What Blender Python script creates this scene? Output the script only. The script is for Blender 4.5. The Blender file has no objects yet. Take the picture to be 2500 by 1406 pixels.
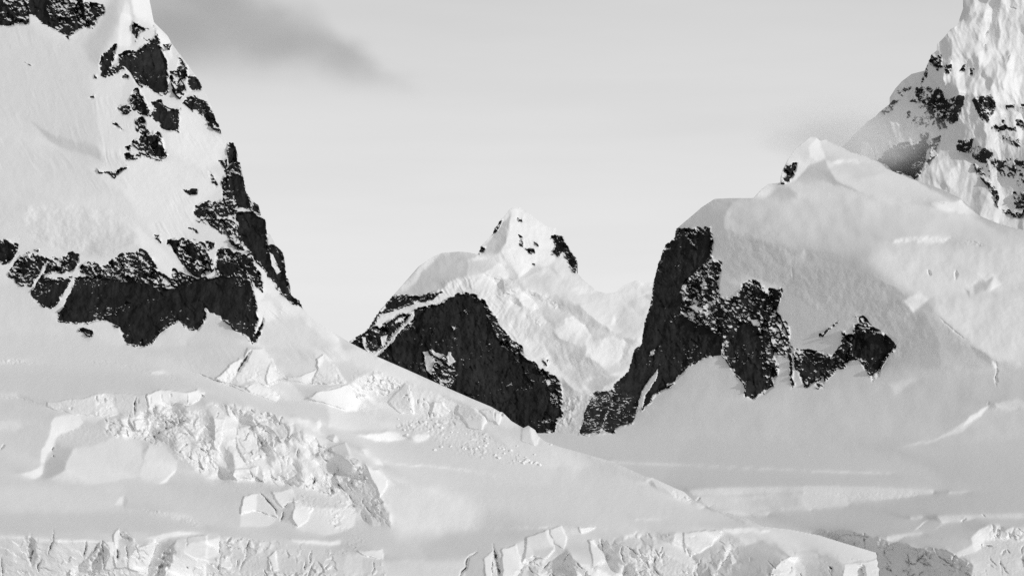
import bpy, math, random
import numpy as np
from mathutils import Vector

# ------------------------------------------------------------------ camera, sky, sun, exposure
sc = bpy.context.scene
C = sc.collection
F = 5881.0                                    # focal length in photo pixels (2500 wide)
CX, CY, HORIZON = 1250.0, 703.0, 1300.0
CAMZ = 42.0
PITCH = math.atan((HORIZON - CY) / F)
cam_d = bpy.data.cameras.new("camera")
cam = bpy.data.objects.new("camera", cam_d)
C.objects.link(cam)
cam.location = (0, 0, CAMZ)
cam.rotation_euler = (math.pi / 2 + PITCH, 0, 0)
cam_d.sensor_width = 36.0
cam_d.lens = F * 36.0 / 2500.0
cam_d.clip_start = 1.0
cam_d.clip_end = 60000.0
sc.camera = cam

SUN = np.array([0.64, -0.755, 0.15]); SUN /= np.linalg.norm(SUN)
SUN_EL = math.asin(SUN[2]); SUN_AZ = math.atan2(SUN[0], SUN[1])     # azimuth from +Y, clockwise
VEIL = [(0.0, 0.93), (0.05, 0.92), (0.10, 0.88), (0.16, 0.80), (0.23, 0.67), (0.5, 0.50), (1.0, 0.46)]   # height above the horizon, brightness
SUN_STRENGTH, SKY_STRENGTH, EXPOSURE = 1.7, 0.15, 0.0
world = bpy.data.worlds.new("World"); sc.world = world
world.use_nodes = True
nt = world.node_tree; nt.nodes.clear()
out = nt.nodes.new("ShaderNodeOutputWorld")
bg = nt.nodes.new("ShaderNodeBackground")
sky = nt.nodes.new("ShaderNodeTexSky")
sky.sky_type = 'NISHITA'; sky.sun_disc = False
sky.sun_elevation = SUN_EL; sky.sun_rotation = SUN_AZ
sky.air_density = 1.0; sky.dust_density = 4.0; sky.ozone_density = 1.0
bw = nt.nodes.new("ShaderNodeRGBToBW")
nt.links.new(sky.outputs[0], bw.inputs[0])
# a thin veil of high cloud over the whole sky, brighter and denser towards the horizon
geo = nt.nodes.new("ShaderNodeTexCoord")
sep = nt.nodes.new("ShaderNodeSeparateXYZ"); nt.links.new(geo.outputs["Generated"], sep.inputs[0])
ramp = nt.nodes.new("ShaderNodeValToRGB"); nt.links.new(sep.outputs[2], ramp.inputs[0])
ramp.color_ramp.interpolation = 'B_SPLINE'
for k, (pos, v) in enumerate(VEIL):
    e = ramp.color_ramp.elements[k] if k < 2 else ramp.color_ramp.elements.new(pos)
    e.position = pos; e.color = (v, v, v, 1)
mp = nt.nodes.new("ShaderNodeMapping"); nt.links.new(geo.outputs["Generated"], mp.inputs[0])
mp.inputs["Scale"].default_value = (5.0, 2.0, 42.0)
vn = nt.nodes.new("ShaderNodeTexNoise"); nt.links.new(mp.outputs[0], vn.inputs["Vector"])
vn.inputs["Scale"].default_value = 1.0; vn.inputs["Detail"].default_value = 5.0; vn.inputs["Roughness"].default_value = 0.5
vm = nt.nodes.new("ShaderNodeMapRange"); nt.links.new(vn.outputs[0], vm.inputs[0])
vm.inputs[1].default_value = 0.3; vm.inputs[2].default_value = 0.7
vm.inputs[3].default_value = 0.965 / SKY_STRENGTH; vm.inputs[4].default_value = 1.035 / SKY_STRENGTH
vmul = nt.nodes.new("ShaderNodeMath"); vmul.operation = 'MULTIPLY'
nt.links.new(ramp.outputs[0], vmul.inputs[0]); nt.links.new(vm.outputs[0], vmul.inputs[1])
# sky dimmed out of view on the left, added to deepen shade on left-facing snow
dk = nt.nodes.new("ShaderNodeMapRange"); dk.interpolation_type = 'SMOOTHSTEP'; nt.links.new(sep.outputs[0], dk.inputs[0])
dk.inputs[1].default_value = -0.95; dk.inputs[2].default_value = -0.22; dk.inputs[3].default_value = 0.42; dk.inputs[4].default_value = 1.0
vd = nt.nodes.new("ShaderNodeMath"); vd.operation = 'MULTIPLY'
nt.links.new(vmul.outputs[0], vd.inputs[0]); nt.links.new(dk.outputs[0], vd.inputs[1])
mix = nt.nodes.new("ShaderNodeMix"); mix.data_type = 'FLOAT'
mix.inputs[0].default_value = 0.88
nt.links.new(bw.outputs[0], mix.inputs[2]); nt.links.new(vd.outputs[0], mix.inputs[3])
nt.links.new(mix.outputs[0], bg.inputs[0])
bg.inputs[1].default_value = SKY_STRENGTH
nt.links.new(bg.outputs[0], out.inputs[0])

sun_d = bpy.data.lights.new("sun", 'SUN')
sun_d.energy = SUN_STRENGTH; sun_d.angle = math.radians(0.6); sun_d.color = (1, 1, 1)
sun = bpy.data.objects.new("sun", sun_d); C.objects.link(sun)
sun.rotation_euler = Vector(SUN).to_track_quat('Z', 'Y').to_euler()
sc.view_settings.view_transform = 'Standard'
sc.view_settings.look = 'None'
sc.view_settings.gamma = 1.0
sc.view_settings.use_curve_mapping = False
sc.view_settings.exposure = EXPOSURE
sc.cycles.use_denoising = False
sc.cycles.adaptive_threshold = 0.004
sc.cycles.volume_bounces = 8

# ------------------------------------------------------------------ small toolbox
def pts(s):
    return np.array([[float(v) for v in q.split(',')] for q in s.split()], dtype=np.float64)

def zoomed(x0, y0, k):
    def f(s):
        p = pts(s); p[:, 0] = x0 + p[:, 0] / k; p[:, 1] = y0 + p[:, 1] / k
        return p
    return f
P0 = zoomed(0, 0, 1)
Z1 = zoomed(0, 0, 2.929); Z2 = zoomed(0, 430, 2.929); Z4 = zoomed(800, 480, 2.3435)
Z5 = zoomed(1400, 450, 2.232); Z6 = zoomed(1700, 0, 2.511); Z8 = zoomed(1600, 880, 2.673)
Y1 = zoomed(0, 850, 5); Y2 = zoomed(0, 1126, 5); Y3 = zoomed(400, 850, 5); Y4 = zoomed(450, 1126, 5)
Y5 = zoomed(800, 850, 4.1667); Y6 = zoomed(1100, 1126, 5); Y7 = zoomed(1550, 1126, 5); Y8 = zoomed(2000, 1126, 5)

def grow(p):
    """shapes that reach the edge of the traced area run on beyond it"""
    p = p.copy()
    p[(p[:, 0] <= 1) & (p[:, 0] > -30), 0] = -660; p[(p[:, 0] >= 2498) & (p[:, 0] < 2530), 0] = 3200
    p[p[:, 1] <= 1, 1] = -190; p[p[:, 1] >= 1404, 1] = 1490
    return p

def signed_dist(poly, X, Y):
    """distance to a closed polygon, positive inside"""
    d = np.full(X.shape, 1e9); inside = np.zeros(X.shape, bool)
    n = len(poly)
    for i in range(n):
        x1, y1 = poly[i]; x2, y2 = poly[(i + 1) % n]
        ex, ey = x2 - x1, y2 - y1
        l2 = ex * ex + ey * ey
        if l2 < 1e-9: continue
        t = np.clip(((X - x1) * ex + (Y - y1) * ey) / l2, 0, 1)
        d = np.minimum(d, (X - x1 - t * ex) ** 2 + (Y - y1 - t * ey) ** 2)
        if y1 != y2:
            c = ((y1 > Y) != (y2 > Y)) & (X < (x2 - x1) * (Y - y1) / (y2 - y1) + x1)
            inside ^= c
    d = np.sqrt(d)
    return np.where(inside, d, -d)

def line_dist(line, X, Y):
    """distance to an open line and how far along it (0..1) the nearest point lies"""
    d = np.full(X.shape, 1e9); s = np.zeros(X.shape)
    L = np.hypot(*np.diff(line, axis=0).T); tot = L.sum(); acc = 0
    for i in range(len(line) - 1):
        x1, y1 = line[i]; x2, y2 = line[i + 1]
        ex, ey = x2 - x1, y2 - y1
        t = np.clip(((X - x1) * ex + (Y - y1) * ey) / max(ex * ex + ey * ey, 1e-9), 0, 1)
        q = np.hypot(X - x1 - t * ex, Y - y1 - t * ey)
        m = q < d
        d = np.where(m, q, d); s = np.where(m, (acc + t * L[i]) / tot, s)
        acc += L[i]
    return d, s

PERM = np.random.RandomState(7).permutation(65536)
def hash2(i, j, seed=0):
    return PERM[(PERM[(i + seed * 131) & 65535] + j + seed * 977) & 65535]
def perlin(x, y, seed=0):
    xi = np.floor(x).astype(np.int64); yi = np.floor(y).astype(np.int64)
    fx = x - xi; fy = y - yi
    u = fx * fx * fx * (fx * (fx * 6 - 15) + 10); v = fy * fy * fy * (fy * (fy * 6 - 15) + 10)
    def g(i, j, dx, dy):
        a = hash2(i, j, seed) * (2 * np.pi / 65536)
        return np.cos(a) * dx + np.sin(a) * dy
    a = g(xi, yi, fx, fy); b = g(xi + 1, yi, fx - 1, fy)
    c = g(xi, yi + 1, fx, fy - 1); d = g(xi + 1, yi + 1, fx - 1, fy - 1)
    return 1.5 * ((a * (1 - u) + b * u) * (1 - v) + (c * (1 - u) + d * u) * v)
def fbm(x, y, octaves=4, seed=0, gain=0.5):
    r = 0; a = 1.0; n = 0
    for k in range(octaves):
        r = r + a * perlin(x * 2 ** k, y * 2 ** k, seed + k); n += a; a *= gain
    return r / n
def ridged(x, y, octaves=4, seed=0, gain=0.55):
    r = 0; a = 1.0; n = 0
    for k in range(octaves):
        r = r + a * (1 - 2 * np.abs(perlin(x * 2 ** k, y * 2 ** k, seed + k))); n += a; a *= gain
    return r / n
def cells(x, y, seed=0, offs=False):
    """random cells: id of the nearest centre, distances to the nearest two, offset from the centre"""
    xi = np.floor(x).astype(np.int64); yi = np.floor(y).astype(np.int64)
    f1 = np.full(x.shape, 9.0); f2 = np.full(x.shape, 9.0); idn = np.zeros(x.shape, np.int64)
    ox = np.zeros(x.shape); oy = np.zeros(x.shape)
    for dj in (-1, 0, 1):
        for di in (-1, 0, 1):
            h = hash2(xi + di, yi + dj, seed); h2 = hash2(xi + di, yi + dj, seed + 5)
            ax = xi + di + h / 65536 - x; ay = yi + dj + h2 / 65536 - y
            d = np.hypot(ax, ay)
            m = d < f1
            f2 = np.where(m, f1, np.minimum(f2, d)); idn = np.where(m, h, idn); f1 = np.where(m, d, f1)
            ox = np.where(m, -ax, ox); oy = np.where(m, -ay, oy)
    return (idn, f1, f2, ox, oy) if offs else (idn, f1, f2)
def facets(X, Y, size, seed, slope=1.0, step=0.3, ax=1.0, ay=1.0, rot=0.0, warp=0.25):
    """broken flat faces: every cell is a tilted plane set a little back or forward (photo pixels)"""
    c, s = math.cos(rot), math.sin(rot)
    xx = (X * c + Y * s) / (size * ax); yy = (-X * s + Y * c) / (size * ay)
    wx = warp * fbm(xx * 1.3, yy * 1.3, 2, seed + 50); wy = warp * fbm(xx * 1.3 + 7, yy * 1.3, 2, seed + 51)
    idn, f1, f2, ox, oy = cells(xx + wx, yy + wy, seed, True)
    r = [hash2(idn, idn * 7 + k, seed) / 65536.0 - 0.5 for k in (1, 2, 3)]
    return size * (2 * slope * (r[0] * ox * ax + r[1] * oy * ay) + 2 * step * r[2])

def smooth01(t):
    t = np.clip(t, 0, 1); return t * t * (3 - 2 * t)

# how steeply a face must turn for the sun to give it a wanted brightness
BASE = 0.395
LV = 0.524 * SUN + np.array([0.031, -0.019, -0.016])
def lin(v):
    v = np.asarray(v, float)
    v = (v - 6.0 * np.clip((228 - v) / 14, 0, 1)) / 255
    return np.where(v <= 0.04045, v / 12.92, ((v + 0.055) / 1.055) ** 2.4)
_ps = np.linspace(-2.4, 1.8, 900)
def turn_for(tone, q):
    dots = (LV[0] * _ps - LV[1] + LV[2] * q) / np.sqrt(1 + _ps ** 2 + q * q)
    k = int(np.argmax(dots))
    want = np.clip(lin(tone) - BASE, -0.05, dots[k])
    return np.interp(want, dots[:k + 1], _ps[:k + 1])

_qs = np.linspace(0.0, 9.0, 900)
def tilt_for(tone, p):
    dots = (LV[0] * p - LV[1] + LV[2] * _qs) / np.sqrt(1 + p * p + _qs * _qs)
    k = int(np.argmax(dots))
    return float(np.interp(-(lin(tone) - BASE), -dots[k:], _qs[k:]))

class Relief:
    """one landform: painted slopes are integrated into a surface in space"""
    def __init__(s, x0, x1, y0, y1, step, p=0.0, q=1.0):
        s.x = np.arange(x0, x1 + step, step, dtype=float); s.y = np.arange(y0, y1 + step, step, dtype=float)
        s.step = step
        s.X, s.Y = np.meshgrid(s.x, s.y)
        s.P = np.full(s.X.shape, p); s.Q = np.full(s.X.shape, q)
        s.R = np.full(s.X.shape, -1.0); s.rid = np.zeros(s.X.shape, np.int32); s.rbest = np.full(s.X.shape, -1.0)
        s.H = np.zeros(s.X.shape)               # extra relief in photo pixels, away from the viewer
        s.key = np.zeros(s.X.shape, np.int32); s.keys = ['']
        s.rocks = ['']
        s.WX = 5.0 * fbm(s.X / 24, s.Y / 24, 3, 401) + 8 * fbm(s.X / 90, s.Y / 90, 2, 405)      # nothing out here has a ruled edge
        s.WY = 5.0 * fbm(s.X / 24, s.Y / 24, 3, 411) + 6 * fbm(s.X / 90, s.Y / 90, 2, 415)
    def box(s, p, m):
        x0, y0 = p.min(0) - m; x1, y1 = p.max(0) + m
        i0, i1 = np.searchsorted(s.x, x0), np.searchsorted(s.x, x1)
        j0, j1 = np.searchsorted(s.y, y0), np.searchsorted(s.y, y1)
        return (slice(j0, j1), slice(i0, i1))
    def mask(s, p, soft, raw=False):
        p = grow(p); b = s.box(p, soft + 9)
        if s.X[b].size == 0: return b, None
        k = 0.12 if raw else 1.0
        d = signed_dist(p, s.X[b] + k * s.WX[b], s.Y[b] + k * s.WY[b])
        return b, smooth01(d / soft + 0.5)
    def face(s, p, tone, q=None, soft=3.0, a=1.0, p_=None, raw=False):
        b, m = s.mask(p, soft, raw)
        if m is None: return
        m = m * a
        if p_ is not None and q is None: q = tilt_for(tone, p_)
        qq = s.Q[b] if q is None else s.Q[b] * (1 - m) + q * m
        pp = turn_for(tone, q if q is not None else float((s.Q[b] * m).sum() / max(m.sum(), 1e-6)))
        if p_ is not None: pp = p_
        s.P[b] = s.P[b] * (1 - m) + pp * m
        s.Q[b] = qq
    def crumble(s, p, size, tone=0, spread=26, qs=0.9, soft=8, a=0.85, gap=0.0, seed=1, ax=1.0, ay=1.0, rot=0.0, soften=0.0):
        """broken ice: every block gets a face of its own"""
        b, m = s.mask(p, soft)
        if m is None: return
        c, sn = math.cos(rot), math.sin(rot)
        xx = (s.X[b] * c + s.Y[b] * sn) / (size * ax); yy = (-s.X[b] * sn + s.Y[b] * c) / (size * ay)
        xx = xx + 0.2 * fbm(xx * 1.5, yy * 1.5, 3, seed + 40); yy = yy + 0.2 * fbm(xx * 1.5 + 9, yy * 1.5, 3, seed + 41)
        idn, f1, f2 = cells(xx, yy, seed)
        r1 = idn / 65536.0; r2 = hash2(idn, idn * 3 + 1, seed) / 65536.0
        m = m * a
        pd = (r1 - 0.5) * spread / 26.0 * 2.0; qd = (r2 - 0.45) * qs * 2.4
        if soften: m = m * smooth01((f2 - f1) / soften)
        s.P[b] += m * pd; s.Q[b] = np.maximum(s.Q[b] + m * qd, -0.5)
        if gap: s.H[b] += m * gap * np.exp(-((f2 - f1) * size / 2.2) ** 2) * smooth01(1.6 * fbm(s.X[b] / 50, s.Y[b] / 50, 3, seed + 44))
    def blocks(s, p, size, slope=1.0, step=0.25, soft=10, seed=1, ax=1.0, ay=1.0, rot=0.0, fine=0.8):
        """seracs and rubble: tilted flat-faced blocks with gaps between them"""
        b, m = s.mask(p, soft)
        if m is None: return
        X, Y = s.X[b], s.Y[b]
        patch = 0.06 + 1.15 * smooth01(0.25 + 1.9 * fbm(X / (55 + 2 * size), Y / (45 + 2 * size), 3, seed + 20))
        h = facets(X, Y, size, seed, slope * 0.55, step * 0.4, ax, ay, rot, 0.45) * patch
        m = m * smooth01(0.5 + (m - 0.5) * 2 + 1.2 * fbm(X / 14, Y / 14, 3, seed + 21))
        if fine: h = h + fine * fbm(X / 6, Y / 6, 3, seed + 9) + fine * 0.8 * ridged(X / 15, Y / 15, 3, seed + 11)
        s.H[b] += m * h
    def proud(s, p, amount, soft=2.2):
        """a block that stands forward of what lies behind it"""
        b, m = s.mask(p, soft)
        if m is not None: s.H[b] -= amount * m
    def ribs(s, p, width, amp, lean=0.2, length=5.0, soft=20, seed=3):
        """ribs and gullies down the fall line"""
        b, m = s.mask(p, soft)
        if m is None: return
        u = (s.X[b] - lean * s.Y[b]) / width + 0.6 * fbm(s.X[b] / (2 * width), s.Y[b] / (2 * width), 3, seed + 7)
        s.H[b] -= m * amp * ridged(u, s.Y[b] / (width * length), 3, seed, 0.5)
    def streaks(s, p, ang, width, amp, soft=12, seed=3, length=9.0):
        """flutes and runnels: fine ridges along the fall line (ang from +x, photo sense)"""
        b, m = s.mask(p, soft)
        if m is None: return
        c, sn = math.cos(math.radians(ang)), math.sin(math.radians(ang))
        al = s.X[b] * c + s.Y[b] * sn; ac = -s.X[b] * sn + s.Y[b] * c
        ac = ac + 1.6 * width * fbm(s.X[b] / 70, s.Y[b] / 70, 3, seed + 30)
        m = m * (0.15 + 1.3 * smooth01(0.3 + 1.8 * fbm(s.X[b] / 80, s.Y[b] / 60, 3, seed + 31)))          # come and go
        s.H[b] += m * amp * (0.7 * fbm(ac / width, al / (width * length), 3, seed) + 0.8 * fbm(ac / (3.1 * width), al / (3 * width * length), 2, seed + 32))
    def bumps(s, p, size, amp, soft=10, seed=5, octaves=4):
        b, m = s.mask(p, soft)
        if m is None: return
        s.H[b] += m * amp * fbm(s.X[b] / size, s.Y[b] / size, octaves, seed)
    def crack(s, line, width, depth=14.0):
        b = s.box(line, width * 3)
        if s.X[b].size == 0: return
        xx = s.X[b] + 4.0 * fbm(s.X[b] / 16, s.Y[b] / 16, 3, 3); yy = s.Y[b] + 3.0 * fbm(s.X[b] / 16, s.Y[b] / 16, 3, 4)
        d, t = line_dist(line, xx, yy)
        k = np.clip(np.minimum(t, 1 - t) * 3.5, 0.12, 1) * (0.8 + 0.8 * fbm(xx / 11, yy / 11, 2, 6))
        w = width * (0.35 + 0.65 * k)
        s.H[b] += depth * k * np.exp(-(d / w) ** 2)
    def fissures(s, p, n, length, ang, width, depth, seed, spread=18):
        """scattered cracks of uneven length inside an outline"""
        rnd = random.Random(seed); k = 0
        lo, hi = p.min(0), p.max(0)
        while k < n:
            c = np.array([[rnd.uniform(lo[0], hi[0]), rnd.uniform(lo[1], hi[1])]])
            if signed_dist(p, c[:, 0], c[:, 1])[0] < 2: 
                n -= 0.05; continue
            a = math.radians(ang + rnd.gauss(0, spread)); l_ = length * rnd.uniform(0.3, 1.0) / 2
            d_ = np.array([math.cos(a), math.sin(a)]) * l_; o_ = np.array([rnd.gauss(0, 0.12), rnd.gauss(0, 0.12)]) * l_
            s.crack(np.stack([c[0] - d_, c[0] + o_, c[0] + d_]), width * rnd.uniform(0.6, 1.25), depth * rnd.uniform(0.5, 1.2)); k += 1
    def rock(s, p, level, soft=6.0, name=None):
        b, m = s.mask(p, soft * 2.3)
        if m is None: return
        v = -1 + (level + 1) * m
        up = v > s.rbest[b]
        if name:
            if name not in s.rocks: s.rocks.append(name)
            s.rid[b] = np.where((v > -0.55) & up, s.rocks.index(name), s.rid[b])
        s.rbest[b] = np.maximum(s.rbest[b], v)
        s.R[b] = np.maximum(s.R[b], v)
    def snow(s, p, level=-1.0, soft=4.0):
        b, m = s.mask(p, soft)
        if m is None: return
        s.R[b] = s.R[b] * (1 - m) + np.minimum(s.R[b], level) * m
    def owner(s, p, key):
        b, m = s.mask(p, 1.0)
        if m is None: return
        if key not in s.keys: s.keys.append(key)
        s.key[b] = np.where(m > 0.5, s.keys.index(key), s.key[b])
    def owner_line(s, line, width, key):
        b = s.box(line, width + 12)
        d, t = line_dist(line, s.X[b] + 4.0 * fbm(s.X[b] / 16, s.Y[b] / 16, 3, 3), s.Y[b] + 3.0 * fbm(s.X[b] / 16, s.Y[b] / 16, 3, 4))
        if key not in s.keys: s.keys.append(key)
        s.key[b] = np.where(d < width, s.keys.index(key), s.key[b])
    def solve(s, P, Q):
        h = s.step / F
        gx = P * h; gy = -Q * h
        ex = 0.5 * (gx[:, 1:] + gx[:, :-1]); ey = 0.5 * (gy[1:] + gy[:-1])
        div = np.zeros_like(P)
        div[:, :-1] += ex; div[:, 1:] -= ex; div[:-1] += ey; div[1:] -= ey
        ny, nx = div.shape
        ext = np.concatenate([div, div[:, ::-1]], 1); ext = np.concatenate([ext, ext[::-1]], 0)
        f = np.fft.rfft2(ext)
        ky = 2 * np.cos(np.pi * np.arange(2 * ny) / ny) - 2
        kx = 2 * np.cos(np.pi * np.arange(f.shape[1]) / nx) - 2
        den = ky[:, None] + kx[None, :]; den[0, 0] = 1
        f = f / den; f[0, 0] = 0
        return np.fft.irfft2(f, ext.shape)[:ny, :nx]
    def integrate(s, rounds=24):
        """slopes -> surface; then bend the surface until its faces stand to the sun as painted"""
        def lit(P, Q):
            n = 1 / np.sqrt(1 + P * P + Q * Q)
            d = (LV[0] * P - LV[1] + LV[2] * Q) * n
            return d, LV[0] * n - d * P * n * n, LV[2] * n - d * Q * n * n
        want = lit(s.P, s.Q)[0]
        free = smooth01((-0.2 - s.R) / 0.5)
        P, Q = s.P.copy(), s.Q.copy()
        h = s.step / F
        s.U = s.solve(P, Q)
        for k in range(rounds):
            uy, ux = np.gradient(s.U)
            P1, Q1 = ux / h, -uy / h
            P = P1 + 0.015 * (s.P - P1); Q = Q1 + 0.015 * (s.Q - Q1)
            for _ in range(2):
                d, gp, gq = lit(P, Q)
                e = (want - np.maximum(d, -0.03)) * free
                g2 = gp * gp + gq * gq + 0.006
                P = np.clip(P + np.clip(e * gp / g2, -0.6, 0.6), -2.6, 2.4); Q = np.clip(Q + np.clip(e * gq / g2, -0.6, 0.6), -0.6, 12)
            s.U = s.solve(P, Q)
    def at_index(s, px, py):
        return (int(round((py - s.y[0]) / s.step)), int(round((px - s.x[0]) / s.step)))
    def anchor(s, px, py, dist):
        j, i = s.at_index(px, py)
        s.U += math.log(dist) - s.U[j, i]

CP, SP = math.cos(PITCH), math.sin(PITCH)
def to_world(px, py, depth):
    a = (px - CX) / F * depth; b = (CY - py) / F * depth
    return np.stack([a, depth * CP - b * SP, CAMZ + depth * SP + b * CP], -1)

# ------------------------------------------------------------------ materials
def new_mat(name):
    m = bpy.data.materials.new(name); m.use_nodes = True
    n = m.node_tree; n.nodes.clear()
    return m, n, n.nodes.new, n.links.new

def snow_rock_material():
    m, n, N, L = new_mat("snow_and_rock")
    o = N("ShaderNodeOutputMaterial")
    g = N("ShaderNodeNewGeometry")
    at = N("ShaderNodeAttribute"); at.attribute_name = "rock"
    def noise(scale, detail, rough=0.55, stretch=(1, 1, 1), dist=0.0):
        mp = N("ShaderNodeMapping"); L(g.outputs["Position"], mp.inputs[0]); mp.inputs["Scale"].default_value = stretch
        t = N("ShaderNodeTexNoise"); L(mp.outputs[0], t.inputs["Vector"])
        t.inputs["Scale"].default_value = scale; t.inputs["Detail"].default_value = detail
        t.inputs["Roughness"].default_value = rough; t.inputs["Distortion"].default_value = dist
        return t.outputs[0]
    def math_(op, a, b, c=None):
        x = N("ShaderNodeMath"); x.operation = op
        for k, v in enumerate((a, b, c)):
            if v is None: continue
            if isinstance(v, (int, float)): x.inputs[k].default_value = v
            else: L(v, x.inputs[k])
        return x.outputs[0]
    n1 = noise(0.16, 5, 0.62, (1, 1, 1.1), 0.8)
    n2 = noise(0.5, 4, 0.6, (0.8, 1, 1.8), 0.5)
    v = math_('ADD', at.outputs["Fac"], math_('MULTIPLY_ADD', n1, 1.7, -0.85))
    v = math_('ADD', v, math_('MULTIPLY_ADD', n2, 0.8, -0.4))
    dust = N("ShaderNodeMapRange"); L(noise(0.26, 5, 0.62, (0.9, 0.9, 2.4), 1.2), dust.inputs[0])       # snow caught on ledges
    dust.inputs[1].default_value = 0.54; dust.inputs[2].default_value = 0.62; dust.inputs[3].default_value = 0.0; dust.inputs[4].default_value = -1.25
    pt = N("ShaderNodeMapRange"); L(noise(0.028, 3, 0.6, (1, 1, 1.6)), pt.inputs[0])                             # in patches, not everywhere
    pt.inputs[1].default_value = 0.44; pt.inputs[2].default_value = 0.62
    v = math_('ADD', v, math_('MULTIPLY', dust.outputs[0], pt.outputs[0]))
    mr = N("ShaderNodeMapRange"); L(v, mr.inputs[0]); mr.inputs[1].default_value = -0.07; mr.inputs[2].default_value = 0.07
    # rock
    rc = N("ShaderNodeValToRGB"); L(math_('ADD', math_('MULTIPLY', noise(0.16, 6, 0.65, (1, 1, 0.35)), 0.6), math_('MULTIPLY', noise(0.022, 4, 0.6, (1, 1, 0.5)), 0.4)), rc.inputs[0])
    rc.color_ramp.elements[0].position = 0.35; rc.color_ramp.elements[0].color = (0.006, 0.006, 0.006, 1)
    rc.color_ramp.elements[1].position = 0.68; rc.color_ramp.elements[1].color = (0.042, 0.042, 0.042, 1)
    rb = N("ShaderNodeBump"); rb.inputs["Strength"].default_value = 0.7; rb.inputs["Distance"].default_value = 1.2
    L(noise(0.5, 6, 0.6, (1, 1, 0.5)), rb.inputs["Height"])
    rock = N("ShaderNodeBsdfPrincipled"); L(rc.outputs[0], rock.inputs["Base Color"])
    rock.inputs["Roughness"].default_value = 0.85; rock.inputs["Specular IOR Level"].default_value = 0.12
    L(rb.outputs[0], rock.inputs["Normal"])
    # snow
    sb = N("ShaderNodeBump"); sb.inputs["Strength"].default_value = 0.4; sb.inputs["Distance"].default_value = 0.35
    L(math_('ADD', noise(0.35, 4, 0.6), math_('MULTIPLY', noise(2.2, 2, 0.6), 0.55)), sb.inputs["Height"])
    snow = N("ShaderNodeBsdfPrincipled")
    snow.inputs["Base Color"].default_value = (0.86, 0.86, 0.86, 1)
    snow.inputs["Roughness"].default_value = 0.75; snow.inputs["Specular IOR Level"].default_value = 0.1
    L(sb.outputs[0], snow.inputs["Normal"])
    mx = N("ShaderNodeMixShader"); L(mr.outputs[0], mx.inputs[0]); L(snow.outputs[0], mx.inputs[1]); L(rock.outputs[0], mx.inputs[2])
    L(mx.outputs[0], o.inputs[0])
    return m

def snow_material():
    m, n, N, L = new_mat("snow")
    o = N("ShaderNodeOutputMaterial"); g = N("ShaderNodeNewGeometry")
    t = N("ShaderNodeTexNoise"); L(g.outputs["Position"], t.inputs["Vector"]); t.inputs["Scale"].default_value = 1.2; t.inputs["Detail"].default_value = 5
    b = N("ShaderNodeBump"); b.inputs["Strength"].default_value = 0.3; b.inputs["Distance"].default_value = 0.3; L(t.outputs[0], b.inputs["Height"])
    s = N("ShaderNodeBsdfPrincipled"); s.inputs["Base Color"].default_value = (0.86, 0.86, 0.86, 1)
    s.inputs["Roughness"].default_value = 0.75; s.inputs["Specular IOR Level"].default_value = 0.1
    L(b.outputs[0], s.inputs["Normal"]); L(s.outputs[0], o.inputs[0])
    return m

MAT = snow_rock_material()
SNOW = snow_material()

def tag(o, label=None, cat=None, group=None, kind=None):
    if label: o["label"] = label
    if cat: o["category"] = cat
    if group: o["group"] = group
    if kind: o["kind"] = kind

def make_mesh(name, verts, quads, rockv, normals, mat):
    me = bpy.data.meshes.new(name)
    nv, nf = len(verts), len(quads)
    me.vertices.add(nv); me.vertices.foreach_set("co", verts.astype(np.float32).ravel())
    me.loops.add(nf * 4); me.loops.foreach_set("vertex_index", quads.astype(np.int32).ravel())
    me.polygons.add(nf); me.polygons.foreach_set("loop_start", np.arange(0, nf * 4, 4, dtype=np.int32))
    me.polygons.foreach_set("use_smooth", np.ones(nf, bool))
    me.update(calc_edges=True)
    if rockv is not None:
        a = me.attributes.new("rock", 'FLOAT', 'POINT'); a.data.foreach_set("value", rockv.astype(np.float32))
    if normals is not None:
        me.normals_split_custom_set_from_vertices(normals.astype(np.float32))
    me.materials.append(mat)
    o = bpy.data.objects.new(name, me); C.objects.link(o)
    return o

def pieces(quads, least=60):
    """sets of faces that hang together; crumbs stay with the largest"""
    vid, inv = np.unique(quads, return_inverse=True); inv = inv.reshape(quads.shape)
    lab = np.arange(len(vid))
    while True:
        m = lab[inv].min(1)
        new = lab.copy()
        for c in range(4): np.minimum.at(new, inv[:, c], m)
        new = new[new]
        if (new == lab).all(): break
        lab = new
    fl = lab[inv[:, 0]]
    ids, cnt = np.unique(fl, return_counts=True)
    big = [i for i in ids[np.argsort(-cnt)] if cnt[ids == i][0] >= least] or [ids[np.argmax(cnt)]]
    out = [np.nonzero(fl == i)[0] for i in big]
    rest = np.nonzero(~np.isin(fl, big))[0]
    out[0] = np.concatenate([out[0], rest])
    return out

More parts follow.
